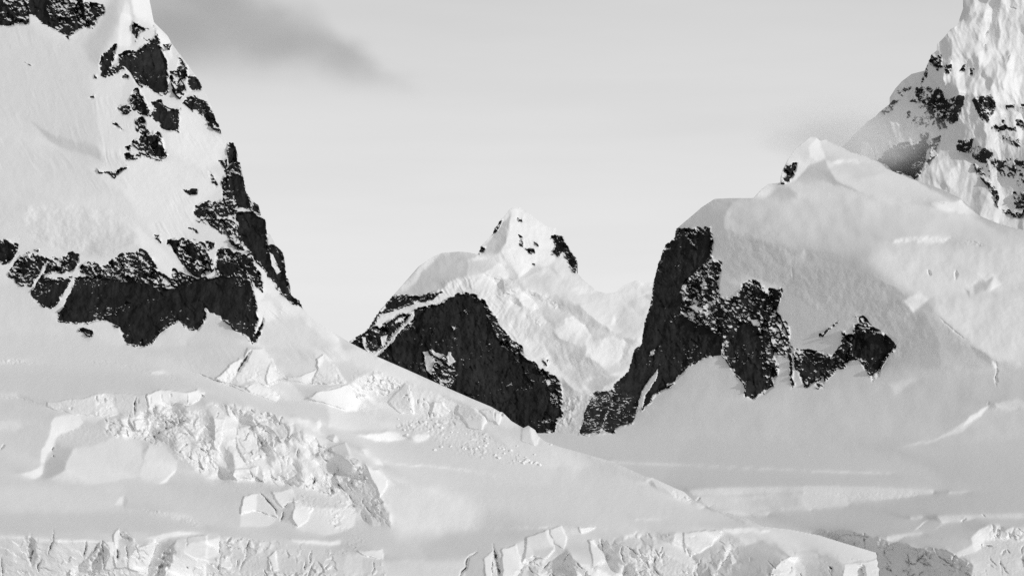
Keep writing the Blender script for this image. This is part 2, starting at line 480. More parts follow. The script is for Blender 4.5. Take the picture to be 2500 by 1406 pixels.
def build(R, sil, things, jag=2.0, flecks=1.35, rock_amp=1.0, back=0.12, foot=-6.0):
    """turn a relief into objects: cut at its outline, closed behind, split by owner and by rock"""
    X, Y = R.X.copy(), R.Y.copy()
    off = smooth01((-15 - X) / 140) + smooth01((X - 2515) / 140)             # beyond the traced part the rock breaks up at random
    R.R = np.clip(R.R - off * (0.75 + 2.6 * fbm(X / 90, Y / 70, 3, 81)), -1.0, 1.4)
    # snow clings along the upper edge of every rock and thins out downwards
    above = 0
    for k in (3, 6, 10, 15):
        sh = np.roll(R.R, k, axis=0); sh[:k] = R.R[:k]; above = above + sh / 4
    R.R = R.R + 0.16 * smooth01((R.R + 0.8) / 0.6) - 0.24 * smooth01((R.R + 0.8) / 0.6) * np.clip(R.R - above, 0, 2.0)
    w = smooth01((R.R + 0.55) / 0.7)
    solid = smooth01((R.R - 0.35) / 0.6)
    rk = (5.0 * ridged(X / 34, Y / 60, 3, 21) + 9.0 * solid * ridged(X / 60 + 0.3 * Y / 60, Y / 210, 3, 27) + (1 - 0.8 * solid) * facets(X, Y, 30, 22, 0.9, 0.2, 0.7, 1.6, -0.2, 0.4)
          + (1 - 0.85 * solid) * facets(X, Y, 9, 24, 1.1, 0.25, 1.25, 0.85, 0.5, 0.4) + 3.0 * solid * ridged(X / 15 + 0.3 * fbm(X / 30, Y / 30, 2, 38), Y / 55, 4, 28) + 1.2 * solid * fbm(X / 6, Y / 8, 3, 39)
          + 1.4 * fbm(X / 5, Y / 4.5, 2, 29)
          - 1.3 * ridged(X / 40 + 0.5 * fbm(X / 60, Y / 30, 2, 36), Y / 9 + X / 30 + fbm(X / 50, Y / 50, 2, 37), 2, 33))
    U = R.U + (R.H + w * rk * rock_amp) / F
    sd = signed_dist(sil, X, Y)
    sd = sd + jag * smooth01((R.R + 0.7) / 0.5) * fbm(X / 7, Y / 7, 3, 51) * 2.0
    cc = 0.25 * (sd[1:, 1:] + sd[:-1, 1:] + sd[1:, :-1] + sd[:-1, :-1])
    keep = cc > 0
    # vertices on the cut snap to the outline
    used = np.zeros(X.shape, np.int8)
    for a in (slice(0, -1), slice(1, None)):
        for b in (slice(0, -1), slice(1, None)):
            used[a, b] += keep
    edge = (used > 0) & (used < 4)
    gy_, gx_ = np.gradient(sd, R.step)
    gl = np.maximum(gx_ ** 2 + gy_ ** 2, 0.25)
    mv = edge & (np.abs(sd) < 2.2 * R.step)
    X = np.where(mv, X - sd * gx_ / gl, X); Y = np.where(mv, Y - sd * gy_ / gl, Y)
    Wd = to_world(X, Y, np.exp(U))
    du = np.gradient(Wd, axis=1); dv = np.gradient(Wd, axis=0)
    Nn = np.cross(dv, du); Nn /= np.linalg.norm(Nn, axis=-1, keepdims=True) + 1e-12

    nz = Nn[..., 2]
    zone = np.clip((R.R + 1) / 0.3, 0, 1)
    rag = 0.75 * fbm(X / 14, Y / 14, 4, 71) + 0.35 * fbm(X / 40, Y / 40, 3, 75)
    rockv = R.R + zone * (flecks * (0.42 - nz) + rag)
    rc = 0.25 * (R.R[1:, 1:] + R.R[:-1, 1:] + R.R[1:, :-1] + R.R[:-1, :-1])
    key = R.key[:-1, :-1]; rid = np.where(rc > 0.02, R.rid[:-1, :-1], 0)
    nx = X.shape[1]
    jj, ii = np.nonzero(keep)
    quad = np.stack([jj * nx + ii, (jj + 1) * nx + ii, (jj + 1) * nx + ii + 1, jj * nx + ii + 1], 1)
    fk = key[jj, ii]; fr = rid[jj, ii]
    # open edges of the sheet, with the face they belong to
    e = np.concatenate([quad[:, [0, 1]], quad[:, [1, 2]], quad[:, [2, 3]], quad[:, [3, 0]]])
    fid = np.tile(np.arange(len(quad)), 4)
    es = np.sort(e, 1); code = es[:, 0] * (X.size + 1) + es[:, 1]
    _, first, cnt = np.unique(code, return_index=True, return_counts=True)
    be = e[first[cnt == 1]]; bf = fid[first[cnt == 1]]
    V = Wd.reshape(-1, 3); NV = Nn.reshape(-1, 3); RV = rockv.reshape(-1)
    camp = np.array([0, 0, CAMZ])
    made = {}
    for ki, kname in enumerate(R.keys):
        if kname == '' or not (fk == ki).any(): continue
        spec = things[kname]
        parts = sorted(set(fr[fk == ki].tolist())) if spec.get('rocks') else [0]
        parts = [r for r in parts if r == 0 or ((fk == ki) & (fr == r)).sum() > 12]
        small = [r for r in set(fr[fk == ki].tolist()) if r not in parts]
        root = None
        todo = []
        for r in parts:
            sel = (fk == ki)
            if spec.get('rocks'):
                sel = sel & ((fr == r) | (np.isin(fr, small) if r == 0 else False))
            fi = np.nonzero(sel)[0]
            todo += [(r, fi)] if r == 0 else [(r, fi[k]) for k in pieces(quad[fi])]
        for r, fi in todo:
            q = quad[fi]
            bsel = np.isin(bf, fi); b = be[bsel]
            vid, q2 = np.unique(q, return_inverse=True); q2 = q2.reshape(q.shape)
            verts, nrm, rv = V[vid], NV[vid], RV[vid]
            if len(b):
                bv, b2 = np.unique(b, return_inverse=True); b2 = b2.reshape(b.shape)
                p0 = V[bv]
                p1 = camp + (p0 - camp) * (1 + back * 0.12); p1[:, 2] -= 0.02 * np.abs(p0[:, 1]) * 0.5 + 4
                p2 = camp + (p0 - camp) * (1 + back); p2[:, 2] = foot
                p1[:, 2] = np.maximum(p1[:, 2], foot)
                k = len(bv); base = len(verts)
                bn = np.tile(np.array([[0.0, 0.62, 0.78]]), (k, 1))
                verts = np.concatenate([verts, p0, p1, p2]); nrm = np.concatenate([nrm, bn, bn, bn])
                rv = np.concatenate([rv, RV[bv], RV[bv], RV[bv]])
                l, m_ = b2[:, 0] + base, b2[:, 1] + base
                q2 = np.concatenate([q2, np.stack([m_, l, l + k, m_ + k], 1), np.stack([m_ + k, l + k, l + 2 * k, m_ + 2 * k], 1)])
            if root is None:
                lo = V[quad[fk == ki]].reshape(-1, 3)
                org = np.array([lo[:, 0].mean(), lo[:, 1].min(), lo[:, 2].min()])
                if spec.get('rocks'):
                    root = bpy.data.objects.new(spec['name'], None); C.objects.link(root); root.location = org
                    root.empty_display_size = 20
                    tag(root, spec.get('label'), spec.get('cat'), spec.get('group'), spec.get('kind'))
            if spec.get('rocks'):
                nm = 'snow_slope' if r == 0 else R.rocks[r].split(':')[0]
                o = make_mesh(nm, verts - org, q2, rv, nrm, MAT); o.parent = root
            else:
                root = make_mesh(spec['name'], verts - org, q2, rv, nrm, MAT); root.location = org
                tag(root, spec.get('label'), spec.get('cat'), spec.get('group'), spec.get('kind'))
        made[kname] = root
    R.Ufin = U
    return made

# ------------------------------------------------------------------ ground far below everything
def ground():
    n = 24; s = 30000.0
    me = bpy.data.meshes.new("snow_ground")
    vs = [(-s + 2 * s * i / n, -6000 + 2 * s * j / n, -8.0) for j in range(n + 1) for i in range(n + 1)]
    fs = [(j * (n + 1) + i, j * (n + 1) + i + 1, (j + 1) * (n + 1) + i + 1, (j + 1) * (n + 1) + i) for j in range(n) for i in range(n)]
    me.from_pydata(vs, [], fs); me.materials.append(SNOW)
    o = bpy.data.objects.new("snow_ground", me); C.objects.link(o); tag(o, kind="structure")
ground()

THINGS = {}
def thing(key, name, label=None, cat=None, group=None, kind=None, rocks=False):
    THINGS[key] = dict(name=name, label=label, cat=cat, group=group, kind=kind, rocks=rocks)

# ------------------------------------------------------------------ near left: mountain, icefall, ice cliffs
A = Relief(-600, 2190, -160, 1466, 2.0, p=0.0, q=1.0)
A_SIL = np.concatenate([P0("-660,-190 215,-190 240,-150 262,-110 300,-40"),
    Z1("960,0 1100,160 1200,260 1225,310 1270,370 1340,460 1400,545 1440,610 1500,730 1540,850 1585,950 1612,1000 1625,1018 1670,1020 1690,1070 1720,1180 1745,1290 1750,1380"),
    Z2("1750,100 1790,160 1850,210 1865,275 1900,315 1905,385 1940,430 1970,495 2025,545 2040,640 2060,720 2075,790 2080,850 2140,890 2165,945"),
    P0("770,783 815,812 852,835 920,870 1000,905 1100,950 1150,972 1200,993 1220,1005"),
    Y5("1780,650 1870,740 1990,810 2040,785 2110,830 2140,890 2210,945"),
    P0("1365,1090 1420,1105 1480,1122 1530,1142 1575,1163"),
    Y7("220,200 480,320 600,370 740,500 860,520 900,560 990,515 990,580 1350,690 1550,790 1900,830 2250,900"),
    Y8("320,1000 690,1110 706,1150 699,1188 718,1232 710,1278 738,1315 729,1352 756,1400"), P0("2160,1500 -660,1500")])

# --- broad slopes
A.face(P0("-660,-190 900,-190 900,860 -660,860"), 219, 1.0, 2)
A.face(P0("-660,800 330,850 620,840 850,830 1330,1050 1700,1230 2200,1400 2200,1500 -660,1500"), 206, 3.0, 30)
# mountain, upper bowl and flanks
A.face(Z1("0,200 190,190 490,300 700,170 760,100 870,0 850,150 740,400 720,520 640,560 690,800 740,1170 600,1030 350,950 180,890 0,900"), 207, 1.0, 30)
A.face(Z1("690,200 800,20 870,0 830,150 800,230 740,380 720,480 620,440 600,340"), 188, 1.0, 26)
A.face(Z1("865,60 900,10 935,90 950,300 930,340 840,330 850,150"), 232, 0.9, 8)
A.face(Z1("930,90 960,110 965,200 1000,300 960,320 935,240"), 200, 0.8, 8)
A.face(Z1("895,0 965,0 1110,165 1225,310 1240,420 1160,330 1090,190 990,120 950,100"), 243, 0.8, 6)
A.face(Z1("0,880 100,860 250,900 350,960 580,1030 680,1060 740,1180 600,1190 900,1400 0,1400"), 213, 1.0, 14)
A.face(Z1("240,880 360,955 580,1020 690,1050 735,1160 640,1120 480,1075 330,1000"), 186, 0.9, 10)
A.face(Z1("740,1170 1000,1110 1180,1160 1600,1310 1500,1400 1000,1406 700,1250"), 226, 0.9, 20)
A.face(Z1("1290,760 1580,960 1640,1010 1570,1180 1450,1200 1200,1100 1200,950"), 228, 0.9, 14)
A.face(Z1("640,560 740,560 860,640 960,860 900,1190 740,1200 740,900"), 218, 1.0, 24)
A.face(Z1("930,560 1000,620 960,650 900,760 850,720 880,600"), 212, .8, 8)
A.face(Z2("850,0 1300,0 1500,180 1400,300 1250,500 1100,420 1000,300 900,150"), 225, 0.9, 18)
A.face(Z2("0,50 200,80 500,200 800,230 940,320 1000,400 960,490 700,570 400,540 0,460"), 212, 0.6, 8)
A.face(Z2("190,210 500,200 860,250 980,400 850,330 600,290 380,260 200,330"), 222, 1.1, 10)
A.face(Z2("640,470 960,440 960,490 740,560 560,570"), 200, 0.3, 8)
A.bumps(Z2("190,210 500,200 860,250 1000,400 960,490 700,570 420,540 200,430"), 42, 5.0, 14, seed=11, octaves=5)
A.face(Z2("940,300 1020,400 1120,480 1330,690 1230,740 1020,540 1000,430"), 226, 0.8, 10)
A.face(Z2("0,690 200,790 420,1040 850,1210 1000,1230 0,1406"), 210, 1.2, 16)
A.face(Z2("0,1050 500,1130 1000,1250 1500,1400 0,1400"), 206, 1.6, 20)
A.face(Z2("600,1060 690,1030 770,1025 870,1110 900,1200 840,1220 700,1130"), 216, 0.7, 6)
A.face(Z2("1080,1190 1150,1100 1230,1060 1270,1025 1320,1090 1400,1110 1390,1200 1290,1190"), 212, 0.7, 6)
A.face(Z2("1478,915 1560,1000 1820,1195 1640,1400 1400,1330 1330,1190 1420,1110 1470,1000"), 203, 0.9, 5)
A.face(Z2("1815,590 1975,780 2010,850 2165,950 2420,1150 2500,1320 2050,1330 1830,1200 1830,1000"), 236, 1.0, 6)
A.face(Z2("1870,1060 2000,1000 2150,1010 2400,1200 2440,1320 2200,1310 1950,1300 1850,1200"), 217, 1.1, 18)
A.face(Z2("1850,900 1930,900 1990,1000 2010,930 1990,860 1900,830"), 224, .5, 6)
# left bench, upper lines
A.face(Y1("0,130 170,140 560,190 170,186 0,186"), 226, 0.3, 3)
A.face(Y1("1500,225 1850,270 1790,292 1520,246"), 192, 0.2, 2)
A.face(Y1("1850,275 2000,275 2110,350 1850,300"), 228, 0.4, 3)
A.face(Y1("580,650 1020,610 1220,545 1330,540 1480,530 1800,560 1800,860 1450,800 1300,850 1000,830 850,800 820,750 580,720"), 224, 0.15, 3)
A.face(Y1("1480,540 1800,560 1800,850 1540,840 1450,800 1380,680 1400,560"), 209, 0.15, 4)
A.face(Y1("1220,545 1330,545 1300,640 1450,800 1290,850 1220,830 1180,640"), 236, 0.25, 3)
A.face(Y1("1810,545 2000,500 2300,550 2320,680 2130,690 1800,780"), 240, 0.1, 2)
A.face(Y1("1800,780 1950,740 1800,860"), 206, 0.4, 2)
A.face(Y1("2300,550 2380,520 2420,480 2500,530 2440,600 2430,640 2350,680 2310,660"), 241, 0.4, 3)
A.face(Y1("2440,560 2510,590 2490,640 2430,650"), 188, 0.2, 3)
A.face(Y1("0,545 200,545 310,580 470,640 500,680 400,660 250,615 100,620 0,610"), 222, 0.3, 3)
A.face(Y1("200,545 310,580 470,640 500,680 400,660 250,615"), 200, 0.3, 3)
A.face(Y1("0,890 200,890 270,950 200,1010 0,1000"), 220, 1.2, 8)
# hollow with its bright lip
A.face(Y1("900,820 1280,850 1250,890 1160,915 1020,900"), 222, 0.3, 3)
A.face(Y1("700,1080 800,1030 1000,950 1160,920 1300,960 1300,1000 1280,1140 1100,1190 920,1220 850,1310 800,1400 560,1400 640,1250 690,1150"), 206, 0.1, 4)
A.face(Y1("690,1150 760,1220 900,1230 840,1320 790,1430 560,1430 640,1290"), 184, 0.2, 6)
A.face(Y2("560,0 810,0 790,100 760,150 600,215 480,215 520,130"), 172, 0.3, 6)
A.face(Y1("620,920 680,850 820,815 900,820 1000,870 1040,915 960,980 800,1030 720,1060 690,1090 660,1180 600,1300 540,1400 500,1400 510,1270 590,1080 600,980"), 235, 0.5, 4)
A.face(Y2("200,150 350,110 430,90 520,30 520,150 440,220"), 236, 0.5, 4)
A.face(Y1("920,1220 1160,1180 1300,1120 1440,1040 1700,1110 1740,1250 1760,1400 800,1400 850,1320"), 220, 1.2, 4)
A.face(Y2("800,0 1740,0 1700,200 1200,280 640,230 790,120"), 219, 1.3, 6)
A.face(Y1("1820,1170 1990,1150 2060,1240 2140,1400 1760,1400"), 222, 1.2, 4)
A.face(Y2("1760,0 2140,0 2150,100 2050,250 1900,270 1700,200"), 224, 1.2, 5)
A.face(Y2("2150,90 2130,150 2020,270 1920,262 2060,190 2120,110"), 243, 0.6, 2)
A.face(Y1("1740,1250 1800,1160 1815,1200 1780,1262"), 186, 0.2, 2)
A.face(Y2("0,400 420,300 1500,300 1500,560 900,620 0,560"), 214, 3.0, 30)
A.face(Y2("1490,430 1540,410 1580,480 1540,560 1500,530"), 194, 0.4, 5)
A.face(Y2("1440,440 1500,410 1500,540 1400,530"), 230, 0.8, 8)
A.face(Y2("1560,570 1900,610 2120,600 2440,740 2500,800 2100,690 1900,640"), 228, 0.8, 8)
A.face(Y2("0,640 1900,640 2400,800 1700,860 1380,870 0,860"), 201, 3.5, 12)

A.face(P0("930,1170 1050,1180 1170,1240 1160,1290 980,1310 920,1250"), 224, 2.4, 50)
# --- icefall
ICEFALL = P0("255,1022 330,1018 360,1000 395,985 450,985 500,985 560,985 640,1000 720,1030 790,1085 850,1110 880,1130 905,1180 950,1235 960,1290 900,1280 760,1190 690,1182 600,1172 520,1170 430,1120 400,1080 340,1062 262,1066")
A.face(ICEFALL, 226, 0.7, 10)
A.crumble(ICEFALL, 52, spread=34, qs=0.9, seed=2, a=0.9, rot=-0.6, ax=0.7, ay=1.6, gap=7, soft=26)
A.crumble(ICEFALL, 22, spread=30, qs=0.9, seed=31, a=0.8, rot=-0.7, ax=0.75, ay=1.5, gap=4, soft=26)
A.blocks(ICEFALL, 10, 1.0, 0.3, seed=4, soft=22, rot=-0.5, ax=0.8, ay=1.4, fine=1.0)
A.blocks(Y1("700,1080 800,1030 1000,950 1160,920 1300,960 1290,1140 1100,1190 920,1210 760,1150"), 6.25, 1.0, 0.25, soft=9, seed=6, fine=0.9)
A.blocks(Y1("1300,860 1800,870 1900,790 2250,750 2500,760 2500,1100 2100,1250 1800,1150 1450,1010 1300,1000"), 11.25, 1.1, 0.35, soft=9, seed=7, fine=1)
A.blocks(Y1("1300,860 1800,870 1900,790 2250,750 2500,760 2500,1100 2100,1250 1800,1150 1450,1010 1300,1000"), 5, 1.0, 0.25, soft=9, seed=8, fine=0.9)
A.face(Y1("1920,900 2200,850 2200,930 2000,1000 1900,960"), 186, 0.2, 4)
A.face(Y1("2210,830 2340,840 2330,900 2230,920"), 206, 0.3, 3)
A.face(Y1("1850,1000 1920,990 1960,1060 2040,1030 2000,1090 1900,1080"), 176, 0.1, 3)
A.face(Y3("410,1050 560,930 610,930 610,1000 560,1170 400,1150"), 197, 0.5, 3)
A.face(Y3("640,690 740,680 780,790 830,860 700,780"), 193, 0.5, 3)
A.face(Y3("400,700 640,690 600,740 480,790 380,760"), 216, 1.2, 4)
A.face(Y3("620,840 760,880 720,1100 640,1240 580,1220 620,1000"), 236, 0.5, 4)
A.face(Y3("900,980 1060,950 1180,1150 1240,1300 1000,1400 900,1200"), 232, 0.5, 6)
A.face(Y3("1280,860 1480,930 1530,1050 1500,1160 1250,1150 1130,960 1100,870"), 209, 1.0, 4)
A.face(Y3("1530,940 1580,960 1560,1080 1600,1200 1540,1150"), 234, 0.5, 3)
A.face(Y3("1590,840 1690,860 1720,1000 1700,1170 1630,1050"), 216, 0.8, 3)
A.face(Y3("1590,840 1750,880 1900,1000 2000,1080 1800,1010 1700,930"), 243, 0.5, 3)
A.face(Y3("1700,1000 1780,1080 1800,1160 1740,1180 1700,1100"), 238, 0.5, 4)
A.face(Y3("1800,1020 2000,1090 2060,1130 1960,1160 1800,1110"), 222, .9, 3)
A.face(Y3("830,560 920,590 975,690 940,700 850,650"), 205, 0.5, 4)
# --- upper right seracs
A.face(Y3("1200,0 1700,0 1850,60 1880,250 1560,340 1490,340 1380,230 1310,100"), 208, 1.0, 4)
A.face(Y3("0,0 1000,0 900,130 820,190 620,360 300,260 0,180"), 209, 1.0, 10)
A.face(Y3("630,360 820,190 900,130 970,110 960,200 860,340 800,420"), 244, 0.6, 2)
A.face(Y3("1090,0 1190,0 1320,120 1290,180 1010,160 1040,80"), 226, 0.8, 2)
A.face(Y3("1000,165 1290,180 1260,440 1110,410 900,430 870,350"), 231, 0.25, 3)
A.face(Y3("1300,180 1380,250 1510,370 1400,400 1260,460 1255,330"), 246, 0.5, 2)
A.face(Y3("980,490 1110,415 1250,470 1390,570 1360,650 1150,580"), 242, 0.7, 6)
A.face(Y3("1310,470 1500,400 1700,560 1740,620 1500,640 1390,560"), 222, 1.2, 6)
A.face(Y3("1520,410 1650,400 1850,440 2050,460 2230,420 1750,590 1700,560 1600,470"), 204, 1.0, 4)
A.face(Y3("1510,345 1640,340 1880,270 1830,445 1600,400 1520,412"), 246, 0.5, 2)
A.face(Y3("1875,130 1950,75 2080,210 2200,400 2050,430 1830,440 1880,280"), 220, 0.5, 3)
A.blocks(Y3("1875,130 1950,75 2080,210 2200,400 2050,430 1830,440 1880,280"), 7.5, 1.0, 0.25, soft=9, seed=12, fine=0.9)
A.face(Y3("1875,130 1950,75 1960,160 1900,260 1870,280"), 240, 0.4, 3)
A.face(Y3("1740,600 1900,530 2150,470 2240,420 2380,520 2370,600 2330,680 2230,730 1950,670"), 246, 0.7, 5)
A.face(Y3("2380,330 2500,300 2500,700 2330,680 2380,560 2300,400"), 232, 0.6, 6)
A.blocks(Y3("2250,200 2500,300 2500,700 2330,680 2380,500"), 8.75, 1.0, 0.25, soft=9, seed=13, fine=0.9)
A.face(Y5("0,0 290,0 1000,330 1680,600 1780,650 1500,600 1200,460 800,350 500,260 200,130"), 231, 1.0, 8)
A.face(Y5("240,310 500,260 800,360 600,480 540,500 300,490"), 236, 0.5, 6)
A.blocks(Y5("200,200 500,230 800,360 620,480 540,500 260,500"), 10, 1.0, 0.25, soft=9, seed=14, fine=0.9)
A.face(Y5("0,410 200,360 300,480 300,620 180,640 0,590"), 246, 0.6, 5)
A.crumble(Y5("300,480 540,500 560,640 500,700 320,680"), 10, spread=22, qs=0.6, seed=15, a=0.7)
A.face(Y5("620,540 720,440 805,360 830,480 860,660 740,640 640,580"), 211, 0.5, 2)
A.face(Y5("808,360 850,500 872,670 842,650 828,480"), 247, 0.4, 2)
A.face(Y5("850,390 1080,470 1040,690 880,660"), 229, 0.3, 3)
A.face(Y5("880,540 930,540 940,680 890,680"), 216, 0.2, 3)
A.face(Y5("1040,540 1075,520 1062,690 1040,690"), 200, 0.2, 2)
A.face(Y5("1075,560 1160,550 1250,620 1170,690 1060,700"), 241, 0.4, 3)
A.face(Y5("1080,470 1330,550 1330,640 1200,620 1080,540"), 230, 0.8, 5)
A.face(Y5("1340,570 1470,600 1590,770 1580,820 1450,800 1380,700 1330,640"), 208, 0.4, 3)
A.face(Y5("1480,600 1520,620 1620,750 1588,785 1560,700"), 242, 0.4, 2)
A.blocks(Y5("1200,630 1330,620 1400,780 1580,840 1400,840 1220,740"), 10, 1.0, 0.25, soft=9, seed=16, fine=0.9)
A.face(Y5("1550,625 1680,620 1700,740 1620,740"), 222, 0.3, 2)
A.face(Y5("1700,640 1770,660 1750,790 1700,730"), 241, 0.3, 2)
A.face(Y5("1770,660 1800,670 1870,740 1990,810 1850,800 1760,790"), 228, 0.5, 3)
A.face(Y5("1760,790 1850,800 1990,815 1960,930 1900,910 1800,830"), 208, 0.9, 4)
A.face(Y5("1960,930 1990,810 2040,785 2060,870 2092,990"), 209, 0.4, 2)
A.face(Y5("2040,785 2112,830 2145,890 2125,990 2092,992 2060,870"), 243, 0.5, 2)
A.face(Y5("2110,830 2500,1030 2700,1180 2500,1300 2120,1000"), 220, 1.6, 40)
A.face(Y5("320,900 520,855 680,860 830,910 720,945 480,940"), 247, 0.5, 4)
A.face(Y5("850,900 900,860 1050,870 1020,920 870,940"), 243, 0.5, 5)
A.face(Y5("300,960 900,1000 1600,1100 2300,1250 2300,1400 900,1400 600,1200"), 209, 3.0, 16)
A.face(Y5("330,1030 380,1030 450,1090 600,1210 500,1195 400,1110"), 243, 0.5, 3)
A.face(Y5("0,600 300,650 700,760 700,830 300,850 0,800"), 222, 1.4, 12)
A.face(Y5("1600,800 1900,940 2100,1010 2500,1200 2300,1230 1850,1010"), 218, 1.5, 10)
# debris fan
FAN = Y5("680,800 800,720 1000,690 1250,720 1600,840 1790,980 1900,1070 2300,1230 2200,1260 1900,1180 1500,1120 1180,1050 1050,900 820,850")
A.blocks(FAN, 8.75, 1.0, 0.25, soft=22, seed=17, fine=0.9)
A.blocks(FAN, 4.375, 1.0, 0.25, soft=22, seed=18, fine=0.9)
# --- front blocks
A.face(Y4("1900,250 2100,100 2200,40 2290,250 2380,410 2500,620 2500,800 2420,780 2250,640 2050,520 1900,400"), 199, 0.4, 4)
A.blocks(Y4("1600,0 2100,0 2290,250 2300,420 2050,520 1900,400 1750,350"), 6.25, 1.0, 0.25, soft=9, seed=19, fine=0.9, rot=-0.6, ax=.8, ay=1.4)
A.face(Y4("2240,500 2500,620 2500,800 2380,760"), 186, 0.4, 4)
A.face(Y5("380,1180 450,1330 500,1400 700,1400 640,1330 480,1230"), 238, 0.6, 3)
A.face(Y4("2210,40 2290,100 2400,110 2480,230 2490,310 2380,430 2330,280 2250,150"), 241, 0.5, 2)
A.face(Y4("2250,400 2330,500 2500,560 2500,620 2340,510"), 230, 0.6, 3)
A.face(Y3("1990,1240 2230,1150 2260,1300 2200,1320 2000,1260"), 199, 0.5, 2)
A.face(Y3("2230,1150 2290,1300 2400,1400 2290,1340 2250,1230"), 244, 0.4, 2)
A.face(Y3("1980,1092 2080,1040 2060,1112"), 192, 0.5, 1.5)
A.face(Y3("2060,1112 2085,1042 2135,1135 2062,1132"), 245, 0.5, 1.5)
A.face(Y3("1840,900 1870,870 1905,930 1870,985"), 243, 0.4, 2)
A.face(Y4("610,100 900,70 880,200 600,240"), 242, 0.7, 6)
A.face(Y4("1400,560 2050,580 2100,680 2100,800 1700,900 1350,830"), 227, 1.3, 6)
A.face(Y4("720,440 900,380 880,590 700,650"), 239, 0.5, 2)
A.face(Y4("900,390 1080,560 1120,680 880,590"), 219, 0.5, 2)
A.face(Y4("690,650 880,600 1130,700 1000,800 700,800"), 223, 1.1, 4)
A.face(Y4("1080,350 1300,330 1400,480 1280,480 1190,560 1100,450"), 234, 0.5, 2)
A.face(Y4("1180,590 1300,490 1340,650 1350,800 1180,735"), 192, 0.4, 2)
A.face(Y4("1340,420 1560,560 1480,740 1380,800 1310,700 1350,560"), 243, 0.7, 3)
A.blocks(Y4("820,170 1200,200 1180,310 950,340 850,260"), 5, 1.0, 0.25, soft=9, seed=20, fine=0.9)
A.blocks(Y4("1900,900 2200,880 2250,1000 2100,1100 1900,1030"), 7.5, 1.0, 0.25, soft=9, seed=21, fine=0.9)
A.face(Y4("1300,960 1880,950 1890,1020 1330,1000"), 238, 0.2, 2)
# --- bottom cliff, left half
CLIFF_L = np.concatenate([P0("-660,1305"), Y2("0,905 330,890 660,940 1060,960 1200,975 1380,960 1400,900 1460,820 1640,920 1670,1020 1900,940 2150,960 2500,870"), P0("520,1300"), Y4("560,920"), P0("560,1500 -660,1500")])
A.face(CLIFF_L, 212, 0.1, 2)
A.face(Y2("0,910 150,910 160,1290 0,1290"), 203, 0.08, 6)
A.face(Y2("660,970 900,960 900,1300 700,1300"), 219, 0.1, 3)
A.face(Y2("520,1050 650,1050 660,1220 560,1240"), 198, 0.1, 4)
A.face(Y2("335,890 430,930 410,1280 385,1290"), 160, 0.1, 2)
A.face(Y2("900,960 1060,960 1010,1220 900,1300"), 220, 0.1, 2)
A.face(Y2("1070,970 1200,980 1100,1170 1030,1210"), 222, 0.15, 2)
A.face(Y2("1210,1000 1330,1080 1310,1180 1270,1230 1220,1340 1000,1340 960,1270 1110,1150"), 172, 0.2, 2)
A.face(Y2("1260,990 1360,980 1420,1080 1420,1280 1340,1330 1250,1310 1320,1170 1330,1070"), 232, 0.2, 2)
A.face(Y2("1380,910 1460,820 1470,950 1430,1050 1420,1200 1390,1080"), 240, 0.3, 2)
A.face(Y2("1465,840 1560,850 1640,920 1570,970 1470,920"), 178, 0.3, 2)
A.face(Y2("1440,960 1570,970 1560,1180 1470,1090"), 200, 0.2, 3)
A.face(Y2("1560,980 1680,1020 1580,1210 1560,1120"), 192, 0.2, 2)
A.face(Y2("1670,1030 1900,1000 1840,1200 1790,1380 1580,1300 1590,1180"), 228, 0.15, 3)
A.face(Y2("1760,940 2150,860 2480,860 2200,920 2000,950"), 233, 0.6, 2)
A.face(Y2("1900,1000 2150,960 2150,1000 2080,1090 2000,1260 1940,1390 1790,1380 1840,1200"), 158, 0.3, 5)
A.face(Y2("2150,970 2500,890 2500,1120 2300,1120 2190,1200 2080,1090"), 214, 0.3, 3)
A.face(Y2("2070,1100 2200,1200 2500,1130 2500,1400 1950,1400 2010,1260"), 226, 0.2, 3)
A.blocks(Y2("0,1300 400,1320 850,1330 1250,1340 1600,1290 1950,1380 2300,1340 2500,1340 2500,1500 0,1500"), 11.25, 1.0, 0.35, soft=9, seed=22, fine=1)
A.face(Y2("850,1310 900,1300 980,1390 980,1450 840,1450"), 226, 0.2, 2)
# --- bottom cliff, middle
A.face(Y4("550,920 1100,960 1900,1060 2440,1200 2500,1400 2500,1480 400,1480 420,1180"), 203, 0.15, 3)
A.blocks(Y4("1120,1020 1500,1010 1950,1110 1950,1190 1500,1150 1130,1110"), 5.625, 1.0, 0.25, soft=9, seed=23, fine=0.9, ax=1.6)
A.blocks(Y4("480,1150 900,1130 900,1480 480,1480"), 8.75, 1.0, 0.25, soft=9, seed=24, fine=0.9)
A.face(Y4("0,900 320,880 420,930 420,1150 260,1190 30,1150 0,1100"), 225, 0.15, 2)
A.face(Y4("0,905 320,885 410,930 100,980 0,990"), 207, 0.2, 2)
A.face(Y4("420,930 450,960 440,1150 420,1160"), 206, 0.2, 2)
A.face(Y4("1040,1140 1110,1080 1160,1330 1030,1330"), 224, 0.3, 3)
A.face(Y4("380,1180 520,1150 590,1290 450,1310"), 224, 0.3, 3)
A.face(Y4("1950,1150 2180,1170 2180,1480 1950,1480"), 213, 0.15, 2)
A.face(Y4("2100,1100 2430,1060 2440,1190 2120,1130"), 236, 0.4, 4)
A.face(Y4("2190,1190 2430,1200 2430,1480 2190,1480"), 205, 0.15, 3)
A.face(Y6("0,1190 200,1190 180,1300 100,1480 0,1480"), 216, 0.2, 3)
A.face(Y4("2430,1200 2500,1200 2500,1480 2430,1480"), 224, 0.2, 2)
A.face(P0("940,1366 1140,1362 1136,1480 940,1480"), 215, 0.2, 3)
